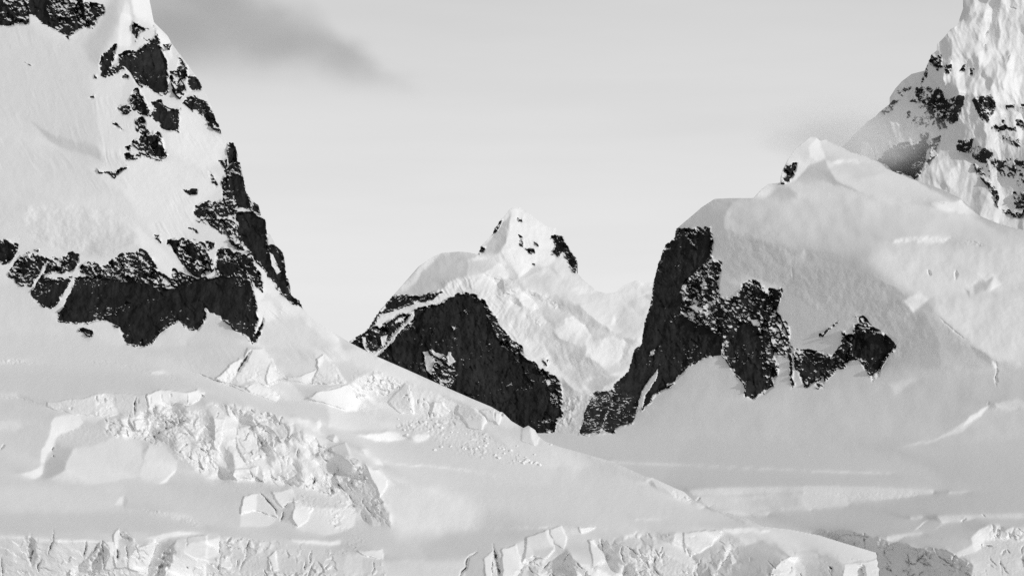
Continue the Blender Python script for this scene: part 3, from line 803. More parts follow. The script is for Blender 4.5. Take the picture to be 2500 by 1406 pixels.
# --- bottom cliff, right half
A.face(Y6("-350,1020 0,900 700,830 1180,810 1180,830 940,920 800,990 610,1070 510,1070 330,1190 0,1190 -300,1190"), 197, 3.5, 26)
A.face(Y6("200,1190 330,1110 500,1070 400,1190 470,1480 100,1480"), 197, 1.2, 4)
A.face(Y6("700,812 900,800 1180,790 1180,815 900,817"), 237, 0.1, 1.5)
A.face(Y6("610,1070 800,990 850,1250 700,1480 650,1480"), 226, 0.3, 2)
A.face(Y6("800,990 930,960 890,1200 850,1260"), 218, 0.3, 3)
A.face(Y6("400,1180 510,1070 515,1300 490,1480 470,1400"), 226, 0.2, 2)
A.face(Y6("515,1090 540,1100 600,1480 500,1480"), 205, 0.1, 2)
A.face(Y6("940,920 1180,830 1250,950 1270,1080 1130,1200 1000,1150 880,1240 920,1000"), 219, 0.5, 3)
A.face(Y6("1000,1080 1270,1050 1130,1210 1010,1150"), 204, 0.4, 10)
A.face(Y6("1168,840 1212,818 1262,1040 1230,1010"), 239, 0.4, 2)
A.face(Y6("1212,820 1370,790 1440,930 1400,1060 1270,1000"), 223, 0.4, 3)
A.face(Y6("1380,800 1580,800 1700,950 1440,930"), 208, 0.6, 3)
A.face(Y6("1440,930 1700,950 1760,1250 1550,1200 1400,1080"), 207, 0.3, 3)
A.face(Y6("1580,795 1780,800 1680,860 1585,866"), 242, 0.1, 1.5)
A.face(Y6("1700,960 1760,970 1880,1210 1740,1250"), 224, 0.3, 2)
CR = Y6("830,1260 960,1220 1130,1210 1350,1140 1420,1080 1550,1210 1740,1250 1880,1200 1800,1000 2000,930 2500,880 2500,1480 720,1480")
A.face(CR, 209, 0.4, 5)
A.crumble(CR, 34, spread=34, qs=0.9, seed=25, a=0.9, rot=-0.6, ax=0.7, ay=1.6, gap=7, soft=12)
A.crumble(CR, 15, spread=28, qs=0.8, seed=32, a=0.8, rot=-0.6, ay=1.5, gap=3, soft=12)
A.blocks(CR, 8, 1.0, 0.3, soft=9, seed=26, fine=1.1, rot=-0.5, ay=1.4)
A.face(Y6("980,1160 1130,1210 1050,1280 960,1240"), 226, 0.4, 3)
A.face(Y6("2030,980 2240,940 2450,960 2200,1080 2100,1030"), 200, 0.5, 5)
A.face(Y7("0,1080 600,1100 800,1280 780,1480 0,1480"), 206, 0.4, 8)
A.blocks(Y7("0,1080 600,1100 800,1280 780,1480 0,1480"), 6.25, 1.0, 0.25, soft=9, seed=27, fine=0.9)
A.face(Y7("250,860 510,870 490,1000 290,1020"), 186, 0.3, 3)
A.face(Y7("510,870 600,880 590,1090 470,1000"), 222, 0.4, 3)
A.face(Y7("600,870 750,850 1080,860 1250,870 950,1020 680,1150 600,1090"), 220, 0.8, 5)
A.face(Y7("680,1150 950,1020 1130,880 1290,920 1280,1000 1150,1000 1100,1100 900,1200 780,1260"), 190, 0.5, 6)
A.face(Y7("780,1260 900,1200 1100,1100 1180,1250 1300,1400 1300,1480 780,1480"), 182, 0.3, 8)
A.face(Y7("1240,1040 1540,960 1740,1010 1890,1130 1850,1230 1700,1300 1300,1480 1160,1180"), 174, 0.3, 4)
A.face(Y7("1290,910 1640,840 2100,870 2500,980 2500,1190 2250,1080 2000,1100 1740,1000 1600,960"), 222, 1.5, 5)
A.face(Y7("1100,830 1380,810 1640,830 1640,850 1300,890 1140,860"), 236, 0.5, 2)
A.face(Y7("1090,1020 1150,1060 1240,1230 1180,1260 1120,1110"), 224, 0.3, 2)
A.face(Y7("1670,1300 1870,1170 1950,1170 1900,1480 1680,1480"), 224, 0.3, 3)
A.blocks(Y7("1600,1290 1870,1170 1950,1180 2100,1300 2100,1480 1600,1480"), 10, 1.0, 0.25, soft=9, seed=28, fine=0.9)
A.face(Y7("1960,1170 2220,1150 2500,1200 2500,1480 2080,1480 2080,1300"), 182, 0.3, 4)
A.face(Y8("0,900 320,1000 690,1110 712,1190 300,1250 0,1100"), 223, 1.2, 3)
A.face(Y8("0,1100 290,1240 240,1480 0,1480"), 178, 0.3, 4)
A.face(Y8("300,1250 700,1190 770,1480 590,1480 560,1270 480,1270 450,1480 240,1480"), 227, 0.2, 2)
A.face(Y8("480,1270 560,1268 596,1480 450,1480"), 160, 0.1, 2)
A.blocks(Y8("240,1280 460,1300 440,1480 240,1480"), 7.5, 1.0, 0.25, soft=9, seed=29, fine=0.9)
A.blocks(CLIFF_L, 22, 0.5, 0.12, seed=33, soft=6, fine=0.4)
A.blocks(Y4("550,920 1100,960 1900,1060 2440,1200 2500,1400 2500,1480 400,1480 420,1180"), 20, 0.7, 0.25, seed=34, soft=8, fine=0.6)
A.blocks(Y4("0,1330 2500,1360 2500,1500 0,1500"), 10, 1.1, 0.35, seed=35, soft=12, fine=1.0)
A.blocks(Y6("560,1300 1500,1250 2500,1250 2500,1500 500,1500"), 12, 0.9, 0.3, seed=36, soft=14, fine=1.0)
A.blocks(Y7("0,860 600,900 1290,960 1740,1060 2220,1160 2500,1230 2500,1500 0,1500"), 20, 0.8, 0.3, seed=37, soft=10, fine=0.8, rot=-0.5, ay=1.4)
A.blocks(Y8("0,1120 700,1200 760,1500 0,1500"), 11, 0.8, 0.25, seed=38, soft=8, fine=1.0)
A.blocks(Y1("0,125 180,130 560,185 800,225 560,205 0,192"), 5, 0.9, 0.3, seed=39, soft=5, fine=0.8)
A.blocks(Y1("800,100 1300,150 1850,260 2400,400 2300,420 1700,290 1200,190"), 6, 0.8, 0.25, seed=42, soft=8, fine=0.9)
A.blocks(Y1("0,540 310,575 600,640 1220,545 1800,550 1800,860 1300,850 580,725 250,620 0,612"), 10, 0.5, 0.12, seed=43, soft=5, fine=0.8)
A.blocks(Y3("630,360 820,190 1300,120 1500,380 1390,570 1150,600"), 12, 0.45, 0.1, seed=44, soft=8, fine=0.8)
A.blocks(Y5("520,270 800,330 1320,540 1650,640 1600,760 1250,700 850,700 640,560"), 12, 0.6, 0.16, seed=45, soft=8, fine=1.0)
A.blocks(Y4("100,250 700,200 1200,330 1900,430 2400,800 2000,900 1400,560 700,400"), 9, 0.8, 0.2, seed=46, soft=20, fine=1.0)
A.blocks(Y2("1550,560 2100,590 2500,780 2350,790 1900,660"), 6, 0.7, 0.2, seed=47, soft=8, fine=0.8)
# boundary lip towards the flat basin, crevasse lines
A.face(Y7("140,230 220,200 480,320 740,500 860,560 830,580 700,515 530,485 380,320"), 243, 0.4, 2)
A.blocks(Y7("380,320 600,370 740,500 530,485"), 5, 1.0, 0.25, soft=9, seed=30, fine=0.9)
A.face(Y7("180,250 220,250 270,355 200,312"), 178, 0.2, 1.5)
A.face(Y7("850,565 900,560 1370,750 1330,755"), 178, 0.3, 1.5)
A.face(Y7("1090,630 1190,640 1550,790 1470,770"), 184, 0.3, 1.5)
A.face(Y7("0,690 400,690 400,705 0,712"), 222, 0.2, 2)
A.face(Y7("300,690 1300,760 1550,800 1000,800 400,780"), 200, 2.0, 10)

# --- narrow dark gaps
for line, w, d in ((Y1("1665,580 1650,700 1645,820"), 1.7, 16), (Y1("0,1245 60,1170"), 1.6, 10), (Y3("1075,0 1000,130 940,220 870,340"), 3.2, 22),
                   (Y3("300,265 450,325 700,420 1100,575"), 1.5, 5), (Y2("1055,960 1040,1080 1020,1200"), 2.0, 14), 
                   (Y2("1200,1000 1130,1120"), 1.8, 12), (Y2("1435,1060 1432,1140 1440,1210"), 2.6, 20), (Y2("1460,860 1490,930 1550,960"), 2.0, 10),
                   (Y2("1545,1020 1550,1090 1570,1190"), 1.8, 10), (Y4("795,935 775,1030 760,1115"), 1.6, 14), 
                   (Y4("905,360 1000,460 1120,590 1115,690"), 2.0, 12), (Y4("1210,600 1205,660 1180,735"), 2.0, 14), (Y4("1190,540 1230,550 1280,500"), 2.0, 10),
                   (Y6("325,1050 320,1100 210,1180 180,1300 110,1400 80,1480"), 2.2, 14), (Y6("525,1010 545,1120 580,1280 595,1400 600,1480"), 4.6, 34),
                   (Y6("512,1110 508,1300 505,1480"), 1.4, 10), (Y6("2090,1000 2085,1100 2105,1180 2125,1270"), 1.5, 9), 
                   (Y7("2350,1270 2410,1310 2395,1370"), 2.2, 12), (Y8("110,1270 160,1310 140,1370"), 2.2, 12),
                   (Y8("470,1300 455,1480"), 2.6, 14), (Y2("2280,1270 2290,1310"), 1.6, 9), (Y1("1930,1020 1950,1045"), 3.0, 14), (Y1("2010,990 2060,975"), 2.6, 12),
                   (Y1("2200,880 2205,930"), 1.8, 12), (Y1("2450,570 2500,590"), 2.2, 12), (Y1("660,1200 640,1260"), 1.7, 10), (Y1("650,1300 652,1325"), 2.0, 10),
                   (Y4("1800,180 1860,140"), 2.6, 12), (Y4("1560,280 1590,220"), 2.0, 10), (Y4("2050,540 2085,560"), 2.4, 12), 
                   (Z2("1830,1180 1850,1120 1880,1040 1880,1000"), 2.6, 14), (Y5("1775,655 1765,700"), 2.0, 10)):
    A.crack(line, w, d * 1.7)
A.crack(Y2("378,890 392,1060 395,1280"), 6.5, 26)
for line, w, d in ((Y2("2110,1000 2030,1180 1930,1400 1900,1480"), 11, 36), (Y2("1290,1020 1190,1200 1090,1330"), 9, 24), (Y2("1480,890 1560,940 1620,960"), 6, 20),
                   (Y8("530,1270 520,1480"), 8, 30), (Y7("600,1020 760,1260 790,1480"), 6, 18), (Y7("1180,1030 1120,1200 1000,1330"), 7, 20), (Y6("900,1260 760,1480"), 5, 22), (Y4("430,960 430,1150"), 3, 14)):
    A.crack(line, w, d)
A.fissures(np.clip(CLIFF_L, 0, 1400), 9, 85, 92, 1.7, 18, 301, 10)
A.fissures(Y4("560,950 1100,980 1900,1080 2440,1220 2440,1400 420,1400 440,1180"), 9, 70, 98, 1.6, 15, 302, 16)
A.fissures(CR, 16, 50, 75, 1.9, 18, 303, 30)
A.fissures(Y7("0,1000 600,1100 1290,960 1740,1060 2220,1160 2500,1230 2500,1400 0,1400"), 14, 48, 85, 1.9, 18, 304, 30)
A.fissures(ICEFALL, 40, 34, 70, 1.7, 14, 305, 35)
A.fissures(Y5("240,310 500,260 1300,560 1600,760 1250,720 850,690 540,500"), 16, 22, 80, 1.5, 11, 306, 25)
A.fissures(Y1("580,650 1220,560 1800,560 2300,560 2320,680 1800,840 850,790"), 10, 26, 90, 1.4, 11, 307, 12)
# track-like bright line on the slope: a low kink
A.face(Y5("700,1180 1000,1185 1300,1215 1560,1262 1700,1290 1700,1297 1550,1272 1290,1230 1000,1197 700,1190"), 236, 0.3, 1.5)
A.face(Y5("1700,1290 1950,1345 2100,1385 2100,1392 1940,1352"), 212, 0.4, 1.5)
# --- fine texture of the snow
A.bumps(P0("-660,-190 2300,-190 2300,1500 -660,1500"), 46, 1.6, 2, seed=60, octaves=5)
A.streaks(Z2("850,0 1300,20 1450,300 1300,480 1100,420 950,200"), 62, 4.5, 1.3, seed=61)
A.streaks(Z1("0,200 190,190 490,300 700,170 740,400 640,560 690,800 740,1170 350,950 0,900"), 72, 5, 0.8, seed=62)
A.streaks(Z1("640,560 900,600 960,860 900,1190 740,1200"), 78, 7, 2.0, seed=63)
A.streaks(Z1("1250,760 1580,960 1640,1010 1570,1300 1300,1250 1200,950"), 58, 6, 1.3, seed=64)
A.streaks(Z1("830,150 870,0 950,100 950,350 840,330"), 85, 5, 1.2, seed=65)
A.streaks(Z1("0,920 300,1000 620,1190 900,1400 0,1400"), 55, 7, 1.1, seed=66)
A.streaks(Y3("0,0 1000,0 900,130 640,350 300,260 0,180"), 55, 3.2, 0.9, seed=67)
A.streaks(Z2("1478,915 1820,1195 1640,1400 1400,1330"), 50, 3.5, 0.9, seed=68)
A.streaks(Z2("1850,950 2165,950 2420,1150 2500,1320 2050,1330"), 45, 4, 1.2, seed=69)
A.streaks(Y2("1250,0 1740,0 1700,210 1400,230"), 75, 2.6, 1.0, seed=70)
A.streaks(CLIFF_L, 4, 3.0, 0.9, seed=71, soft=3, length=14)
A.streaks(Y4("0,900 420,930 420,1150 0,1100"), 3, 2.0, 0.9, seed=72, soft=3, length=14)
A.streaks(Y1("1810,545 2000,500 2300,550 2320,680 1800,780"), 6, 2.0, 0.9, seed=73, soft=3, length=14)
A.streaks(Y4("550,920 1100,960 1900,1060 2440,1200 2500,1480 400,1480"), 6, 3.0, 1.0, seed=74, soft=4, length=12)

# --- rock on the left mountain
def rocks(R, Z, rows):
    for r in rows:
        R.rock(Z(r[2]), r[1], r[3] if len(r) > 3 else 6.0, r[0])
rocks(A, Z1, [
 ("rock_cliff:top", .22, "0,0 240,0 560,0 600,20 740,40 750,100 700,150 660,210 600,205 520,235 490,300 450,260 400,205 290,150 195,120 190,185 100,190 0,205", 8),
 ("rock_cliff:top", 1.1, "200,40 240,0 340,0 350,150 400,205 300,170 200,115"),
 ("rock_cliff:top", .7, "640,40 750,60 740,120 690,140 640,100"), ("rock_cliff:top", .75, "430,170 560,170 650,180 600,200 500,240 490,295 440,240"),
 ("rock_cliff:top", .7, "0,130 130,150 100,190 0,205"), ("rock_cliff:top", .55, "0,20 110,30 100,110 0,100"),
 ("rock_outcrop:arete", .85, "715,470 740,400 790,340 835,320 830,400 800,470 760,550 730,540"),
 ("rock_outcrop:tooth", .75, "940,150 985,155 1005,200 1060,215 1000,240 985,290 950,240"),
 ("rock_cliff:heart", .75, "1075,180 1120,210 1140,280 1150,320 1190,430 1195,560 1200,640 1155,685 1090,640 1060,620 990,600 950,540 910,480 860,470 870,390 940,360 990,370 1040,330 1060,300 1020,270 1090,290 1110,240"),
 ("rock_cliff:heart", 1.3, "1000,400 1060,350 1150,340 1190,430 1190,620 1150,680 1000,590 940,500"),
 ("rock_cliff:heart", .05, "835,460 900,420 900,500 840,530 770,550 780,510"),
 ("rock_outcrop:edge_top", .5, "1165,320 1225,310 1215,360 1180,350", 4),
 ("rock_outcrop:edge", .2, "1270,400 1340,470 1345,540 1300,570 1320,650 1270,700 1215,660 1205,520 1260,510 1290,440"),
 ("rock_outcrop:edge", .8, "1270,520 1340,495 1345,550 1300,575"), ("rock_outcrop:edge_eye", .85, "1345,550 1400,540 1435,600 1420,640 1370,640 1340,600"),
 ("rock_outcrop:edge_low", .6, "1305,740 1330,680 1400,680 1490,720 1530,800 1585,950 1520,930 1460,860 1390,800"),
 ("rock_outcrop:middle", .65, "940,660 1000,625 1030,700 1070,770 1060,830 1010,830 950,780 930,700"),
 ("rock_cliff:block", .85, "1080,730 1140,720 1180,770 1280,780 1285,850 1275,940 1210,930 1150,930 1110,890 1070,830 1095,800"),
 ("rock_outcrop:middle_left", .5, "825,780 870,745 930,750 940,800 880,825 840,800", 4), ("rock_outcrop:nub", .85, "870,560 900,535 930,545 910,570", 4),
 ("rock_outcrop:lower", .2, "960,860 1030,830 1040,930 1130,950 1160,1010 1190,1100 1160,1155 1080,1130 1010,1110 990,1060 950,1020 1000,980 970,930"),
 ("rock_outcrop:lower", .75, "1060,1080 1150,1030 1190,1110 1150,1155 1080,1120"), ("rock_outcrop:lower", .3, "890,1060 950,1040 940,1090"),
 ("rock_outcrop:lower", .65, "895,1110 1000,1100 1020,1130 940,1140 905,1160", 4), ("rock_outcrop:ledge", .7, "690,1215 740,1240 810,1235 900,1185 910,1200 850,1240 810,1275 770,1250 700,1250", 4),
 ("rock_outcrop:ledge", 0.05, "800,860 850,900 920,960 880,950 820,920"),
 ("rock_cliff:edge_wall", .4, "1620,1030 1670,1018 1690,1070 1720,1180 1745,1290 1768,1400 1600,1400 1580,1300 1620,1240 1575,1160 1610,1150 1640,1120"),
 ("rock_cliff:edge_wall", 1.0, "1620,1035 1670,1020 1700,1110 1720,1180 1680,1140"), ("rock_cliff:edge_wall", .9, "1690,1230 1730,1240 1768,1400 1650,1400 1640,1300"),
 ("rock_cliff:edge_wall", .05, "1480,1210 1530,1250 1560,1330 1540,1340 1490,1260"), ("rock_outcrop:small", .15, "1300,1360 1390,1350 1400,1390 1330,1390", 4),
 ("rock_outcrop:fleck", .3, "655,540 690,533 685,562 665,562", 3), ("rock_outcrop:fleck", .35, "632,705 680,680 668,725", 3), ("rock_outcrop:fleck", .35, "180,440 235,465 230,470 185,447", 3),
])
rocks(A, Z2, [
 ("rock_cliff:wall", 1.15, "540,735 620,720 760,730 880,740 1000,760 1100,770 1200,800 1260,780 1330,760 1440,740 1560,720 1680,720 1800,760 1830,1010 1820,1195 1650,1065 1500,950 1478,915 1470,1000 1420,1110 1350,1100 1310,1070 1270,1025 1220,1050 1150,1090 1110,1140 1075,1195 990,1220 910,1200 870,1120 860,1080 810,1060 770,1025 690,1030 600,1060 560,1050 500,1040 420,1035 430,960 470,900 500,830"),
 ("rock_cliff:wall", .25, "580,640 640,600 700,620 760,640 800,600 870,560 960,560 1020,520 1080,560 1100,600 1130,680 1220,740 1330,760 1200,800 1000,760 760,740 580,700"),
 ("rock_cliff:left", .6, "0,470 60,460 140,490 120,540 60,620 0,670"),
 ("rock_cliff:left", .35, "40,700 120,570 200,540 260,560 340,590 400,600 480,570 550,560 565,600 520,690 430,690 330,700 280,750 220,790 150,790 60,740"),
 ("rock_cliff:left", 1.1, "480,565 520,545 560,555 565,600 540,610", 4), ("rock_cliff:left", 1.0, "245,520 280,520 275,540", 3),
 ("rock_cliff:left", .85, "235,780 300,720 400,740 500,720 520,720 480,790 440,860 400,920 350,945 300,920 270,910 225,850"),
 ("rock_cliff:right", .6, "1100,420 1140,420 1150,480 1110,440", 4),
 ("rock_cliff:right", .25, "1180,450 1270,430 1400,450 1460,480 1490,560 1530,620 1520,680 1440,740 1330,690 1270,610 1230,540 1180,490"),
 ("rock_cliff:right", .7, "1465,470 1530,460 1530,500 1490,530", 4), ("rock_cliff:right", .6, "1560,520 1600,510 1650,560 1720,640 1800,760 1680,720 1560,720 1530,640"),
 ("rock_cliff:right", .1, "1220,660 1330,690 1440,750 1300,780 1200,720"), ("rock_cliff:right", .25, "1340,370 1400,370 1420,400 1370,400", 3),
 ("rock_cliff:edge_wall", .3, "1395,215 1470,180 1560,180 1640,130 1600,0 1750,0 1750,100 1800,250 1700,240 1680,290 1600,300 1500,310 1420,290 1390,260"),
 ("rock_cliff:edge_wall", .75, "1400,215 1490,190 1510,250 1470,300 1400,280"), ("rock_cliff:edge_wall", 1.0, "1640,0 1750,0 1752,110 1790,170 1800,240 1720,230 1680,180 1650,100"),
 ("rock_cliff:edge_wall", .15, "1400,310 1500,310 1680,290 1690,420 1780,540 1700,540 1600,430 1500,370"),
 ("rock_cliff:buttress", 1.1, "1690,260 1810,250 1865,275 1900,315 1905,385 1915,500 1925,560 1980,640 2000,780 1975,770 1900,680 1815,590 1760,520 1700,430"),
 ("rock_cliff:buttress", 0.9, "1795,170 1850,200 1868,275 1815,255", 4),
 ("rock_cliff:buttress", .85, "1900,490 1970,495 2025,545 2042,640 2060,720 2080,850 2030,840 1975,770 1900,690 1860,640"),
 ("rock_cliff:corner", .65, "1600,520 1720,560 1780,560 1830,650 1890,760 1885,820 1825,790 1800,740 1700,640"),
 ("rock_outcrop:foot", .7, "2030,835 2080,850 2140,890 2168,948 2120,925 2060,885", 4), ("rock_outcrop:boulder", 1.0, "565,1100 600,1090 650,1110 650,1152 590,1130", 3),
 ("rock_cliff:corner", .9, "1815,1190 1828,1130 1855,1085 1872,1060 1858,1130 1838,1190", 4), ("rock_outcrop:fleck_low", .3, "1300,95 1400,90 1395,130 1330,130", 3),
])
for s_ in ("535,735 515,742 485,800 455,870 415,945 435,965 480,890 520,800 545,745", "335,605 300,650 260,730 215,795 235,800 275,745 310,680",
           "140,490 120,560 50,640 0,690 0,705 60,660 130,590 160,520", "1150,480 1230,560 1330,700 1380,720 1300,620 1200,500",
           "1440,330 1560,400 1700,540 1680,560 1560,450 1420,340", "1790,165 1815,175 1860,215 1840,215 1800,190", "1670,235 1720,225 1790,235 1800,255 1720,240", "1815,255 1880,290 1895,312 1840,285",
           "1930,545 1960,560 2010,680 1990,700 1950,640", "260,750 300,770 280,775"):
    A.snow(Z2(s_), -1.0 if len(s_) > 30 else -.6, 4)
for s_ in ("1000,235 1060,215 1090,240 1060,290 1020,270 990,290", "905,485 930,545 1000,610 1060,640 1010,630 940,560", "1130,560 1200,660", "1640,1110 1650,1200 1630,1220"):
    if len(s_.split()) > 2: A.snow(Z1(s_), -0.9, 4)

# --- who owns what
BIG = P0("-660,-190 2300,-190 2300,1500 -660,1500")
thing('glacier_left', "glacier", kind="structure")
A.owner(BIG, 'glacier_left')
thing('mountain_left', "mountain", "tall snowy mountain at the left edge with ragged black cliffs above a dark rock wall", "mountain", kind="thing", rocks=True)
A.owner(np.concatenate([P0("-660,-190 900,-190 900,760 770,783 740,790 690,800 640,830 621,838"), Z2("1600,1300 1400,1290 1000,1240 850,1225 500,1120 0,1020")]), 'mountain_left')
def own(key, poly, name, label, cat, group=None):
    thing(key, name, label, cat, group, "stuff" if name == "ice_rubble" else "thing"); A.owner(poly, key)
own('icefall', ICEFALL, "icefall", "jumbled bright icefall of broken blocks spilling down the middle of the left glacier", "icefall")
own('fan', FAN, "ice_rubble", "fan of small ice rubble spread over the smooth slope below the pinnacles", "ice debris")
own('cliff_left', CLIFF_L, "ice_cliff", "layered vertical ice cliff with dark slots along the lower left edge", "ice cliff")
own('cliff_mid', Y4("550,920 1100,960 1900,1060 2440,1200 2500,1200 2500,1480 500,1480 560,1200"), "ice_cliff", "low grey ice cliff with faint banding right of the layered cliff, below the icefall", "ice cliff")
own('cliff_split', Y6("400,1180 510,1060 620,1060 800,985 930,960 1000,880 1180,825 1380,790 1580,795 1780,800 1800,1000 1740,1250 1400,1150 900,1250 720,1480 470,1480"), "ice_cliff", "rounded ice cliff split by a tall black slot at the bottom centre", "ice cliff")
own('cliff_rough', CR, "ice_cliff", "crumbling rough ice face between the split cliff and the dark shaded hollows", "ice cliff")
own('cliff_dark', Y7("250,860 600,870 1080,855 1140,850 1290,910 1600,955 1740,1000 2000,1095 2250,1080 2500,1190 2800,1300 2960,1310 2960,1480 0,1480 600,1100"), "ice_cliff", "shaded grey ice cliff with deep hollows under a smooth bright snow crest, bottom right", "ice cliff")
own('wall', Y1("580,650 1020,610 1220,545 1480,530 1800,560 1800,860 1450,800 1300,850 850,800 580,720"), "ice_wall", "low ice wall with one thin dark upright crack on the left bench", "ice wall")
own('block', Y1("1810,545 2000,500 2300,550 2320,680 2130,690 1800,860"), "ice_block", "bright square-cut ice block with layered face beside the cracked ice wall", "ice block")
own('knob', Y1("2300,550 2380,520 2420,480 2500,530 2510,600 2430,640 2350,680 2310,660"), "ice_block", "small tilted ice knob at the right end of the square-cut block", "ice block")
own('lip', np.concatenate([Y1("620,920 680,850 820,815 900,820 1280,850 1300,960 1290,1140 1100,1190 920,1220 850,1310 800,1380"), Y2("790,100 760,150 600,215 440,225 200,150 350,110 500,20"), Y1("510,1270 590,1080 600,980")]), "ice_arch", "curved bright ice lip over a grey hollow at the left end of the icefall", "ice arch")
own('serac_tower', Y2("1380,910 1460,820 1640,920 1680,1020 1580,1210 1560,1300 1420,1300 1390,1080"), "serac", "narrow pitted ice tower standing up out of the layered ice cliff", "serac")
own('serac_pyramid', Y3("630,360 820,190 900,130 970,110 1040,0 1080,-40 1190,0 1320,110 1380,250 1510,370 1400,400 1260,460 1110,415 980,480 860,450 800,420"), "serac", "large bright pyramid of ice split by a dark diagonal crack below the rock wall", "serac")
own('serac_boulder', Y3("1875,130 1950,75 2080,210 2200,400 2050,430 1830,440 1880,280"), "serac", "rough upright ice boulder between two bright white snow faces on the left slope", "serac")
own('serac_dome', Y3("1740,600 1900,530 2150,470 2240,420 2380,520 2500,560 2370,600 2330,680 2230,730 1950,670"), "serac", "smooth dazzling white ice dome right of the rough ice boulder", "serac")
own('serac_fin', Y5("620,540 720,440 805,360 850,390 1080,470 1160,550 1060,700 880,680 740,650 640,580"), "serac", "sharp ice fin with one grey side and a bright knife edge above the rubble fan", "serac")
own('serac_round', Y5("1340,570 1470,600 1520,620 1620,750 1580,820 1450,800 1380,700 1330,640"), "serac", "rounded grey ice block with bright right rim at the top of the rubble fan", "serac")
own('serac_edge', Y5("1550,625 1680,620 1770,650 1870,740 1760,790 1700,740 1620,740"), "serac", "broken ice blocks at the slope edge against the black face", "serac")
own('serac_tip', Y5("1960,930 1990,810 2040,785 2112,830 2145,890 2125,990 2092,992"), "serac", "small pointed ice pinnacle at the foot of the black face, grey left and white right", "serac")
own('serac_small', Y3("1980,1092 2080,1040 2135,1135 2062,1135"), "serac", "tiny ice tooth, grey and white, right of the icefall crest", "serac")
own('serac_hook', Y3("1990,1240 2230,1150 2290,1300 2400,1400 2290,1340 2200,1320"), "serac", "hooked ice blade at the upper right corner of the icefall", "serac")
own('face_block', Y4("2210,40 2290,100 2400,110 2480,230 2490,310 2380,430 2330,280 2250,150"), "ice_block", "bright tilted ice slab leaning on the grey pitted face of the icefall", "ice block")
own('wedge', Y4("720,440 900,380 1080,560 1120,680 880,590 700,650"), "ice_block", "wedge shaped ice block with a sharp ridge and dark gap behind, below the icefall", "ice block")
own('round_block', Y4("1080,350 1300,330 1560,560 1480,740 1380,800 1180,735 1180,590 1100,450"), "ice_block", "cracked ice block with a shaded notch right of the wedge shaped block", "ice block")

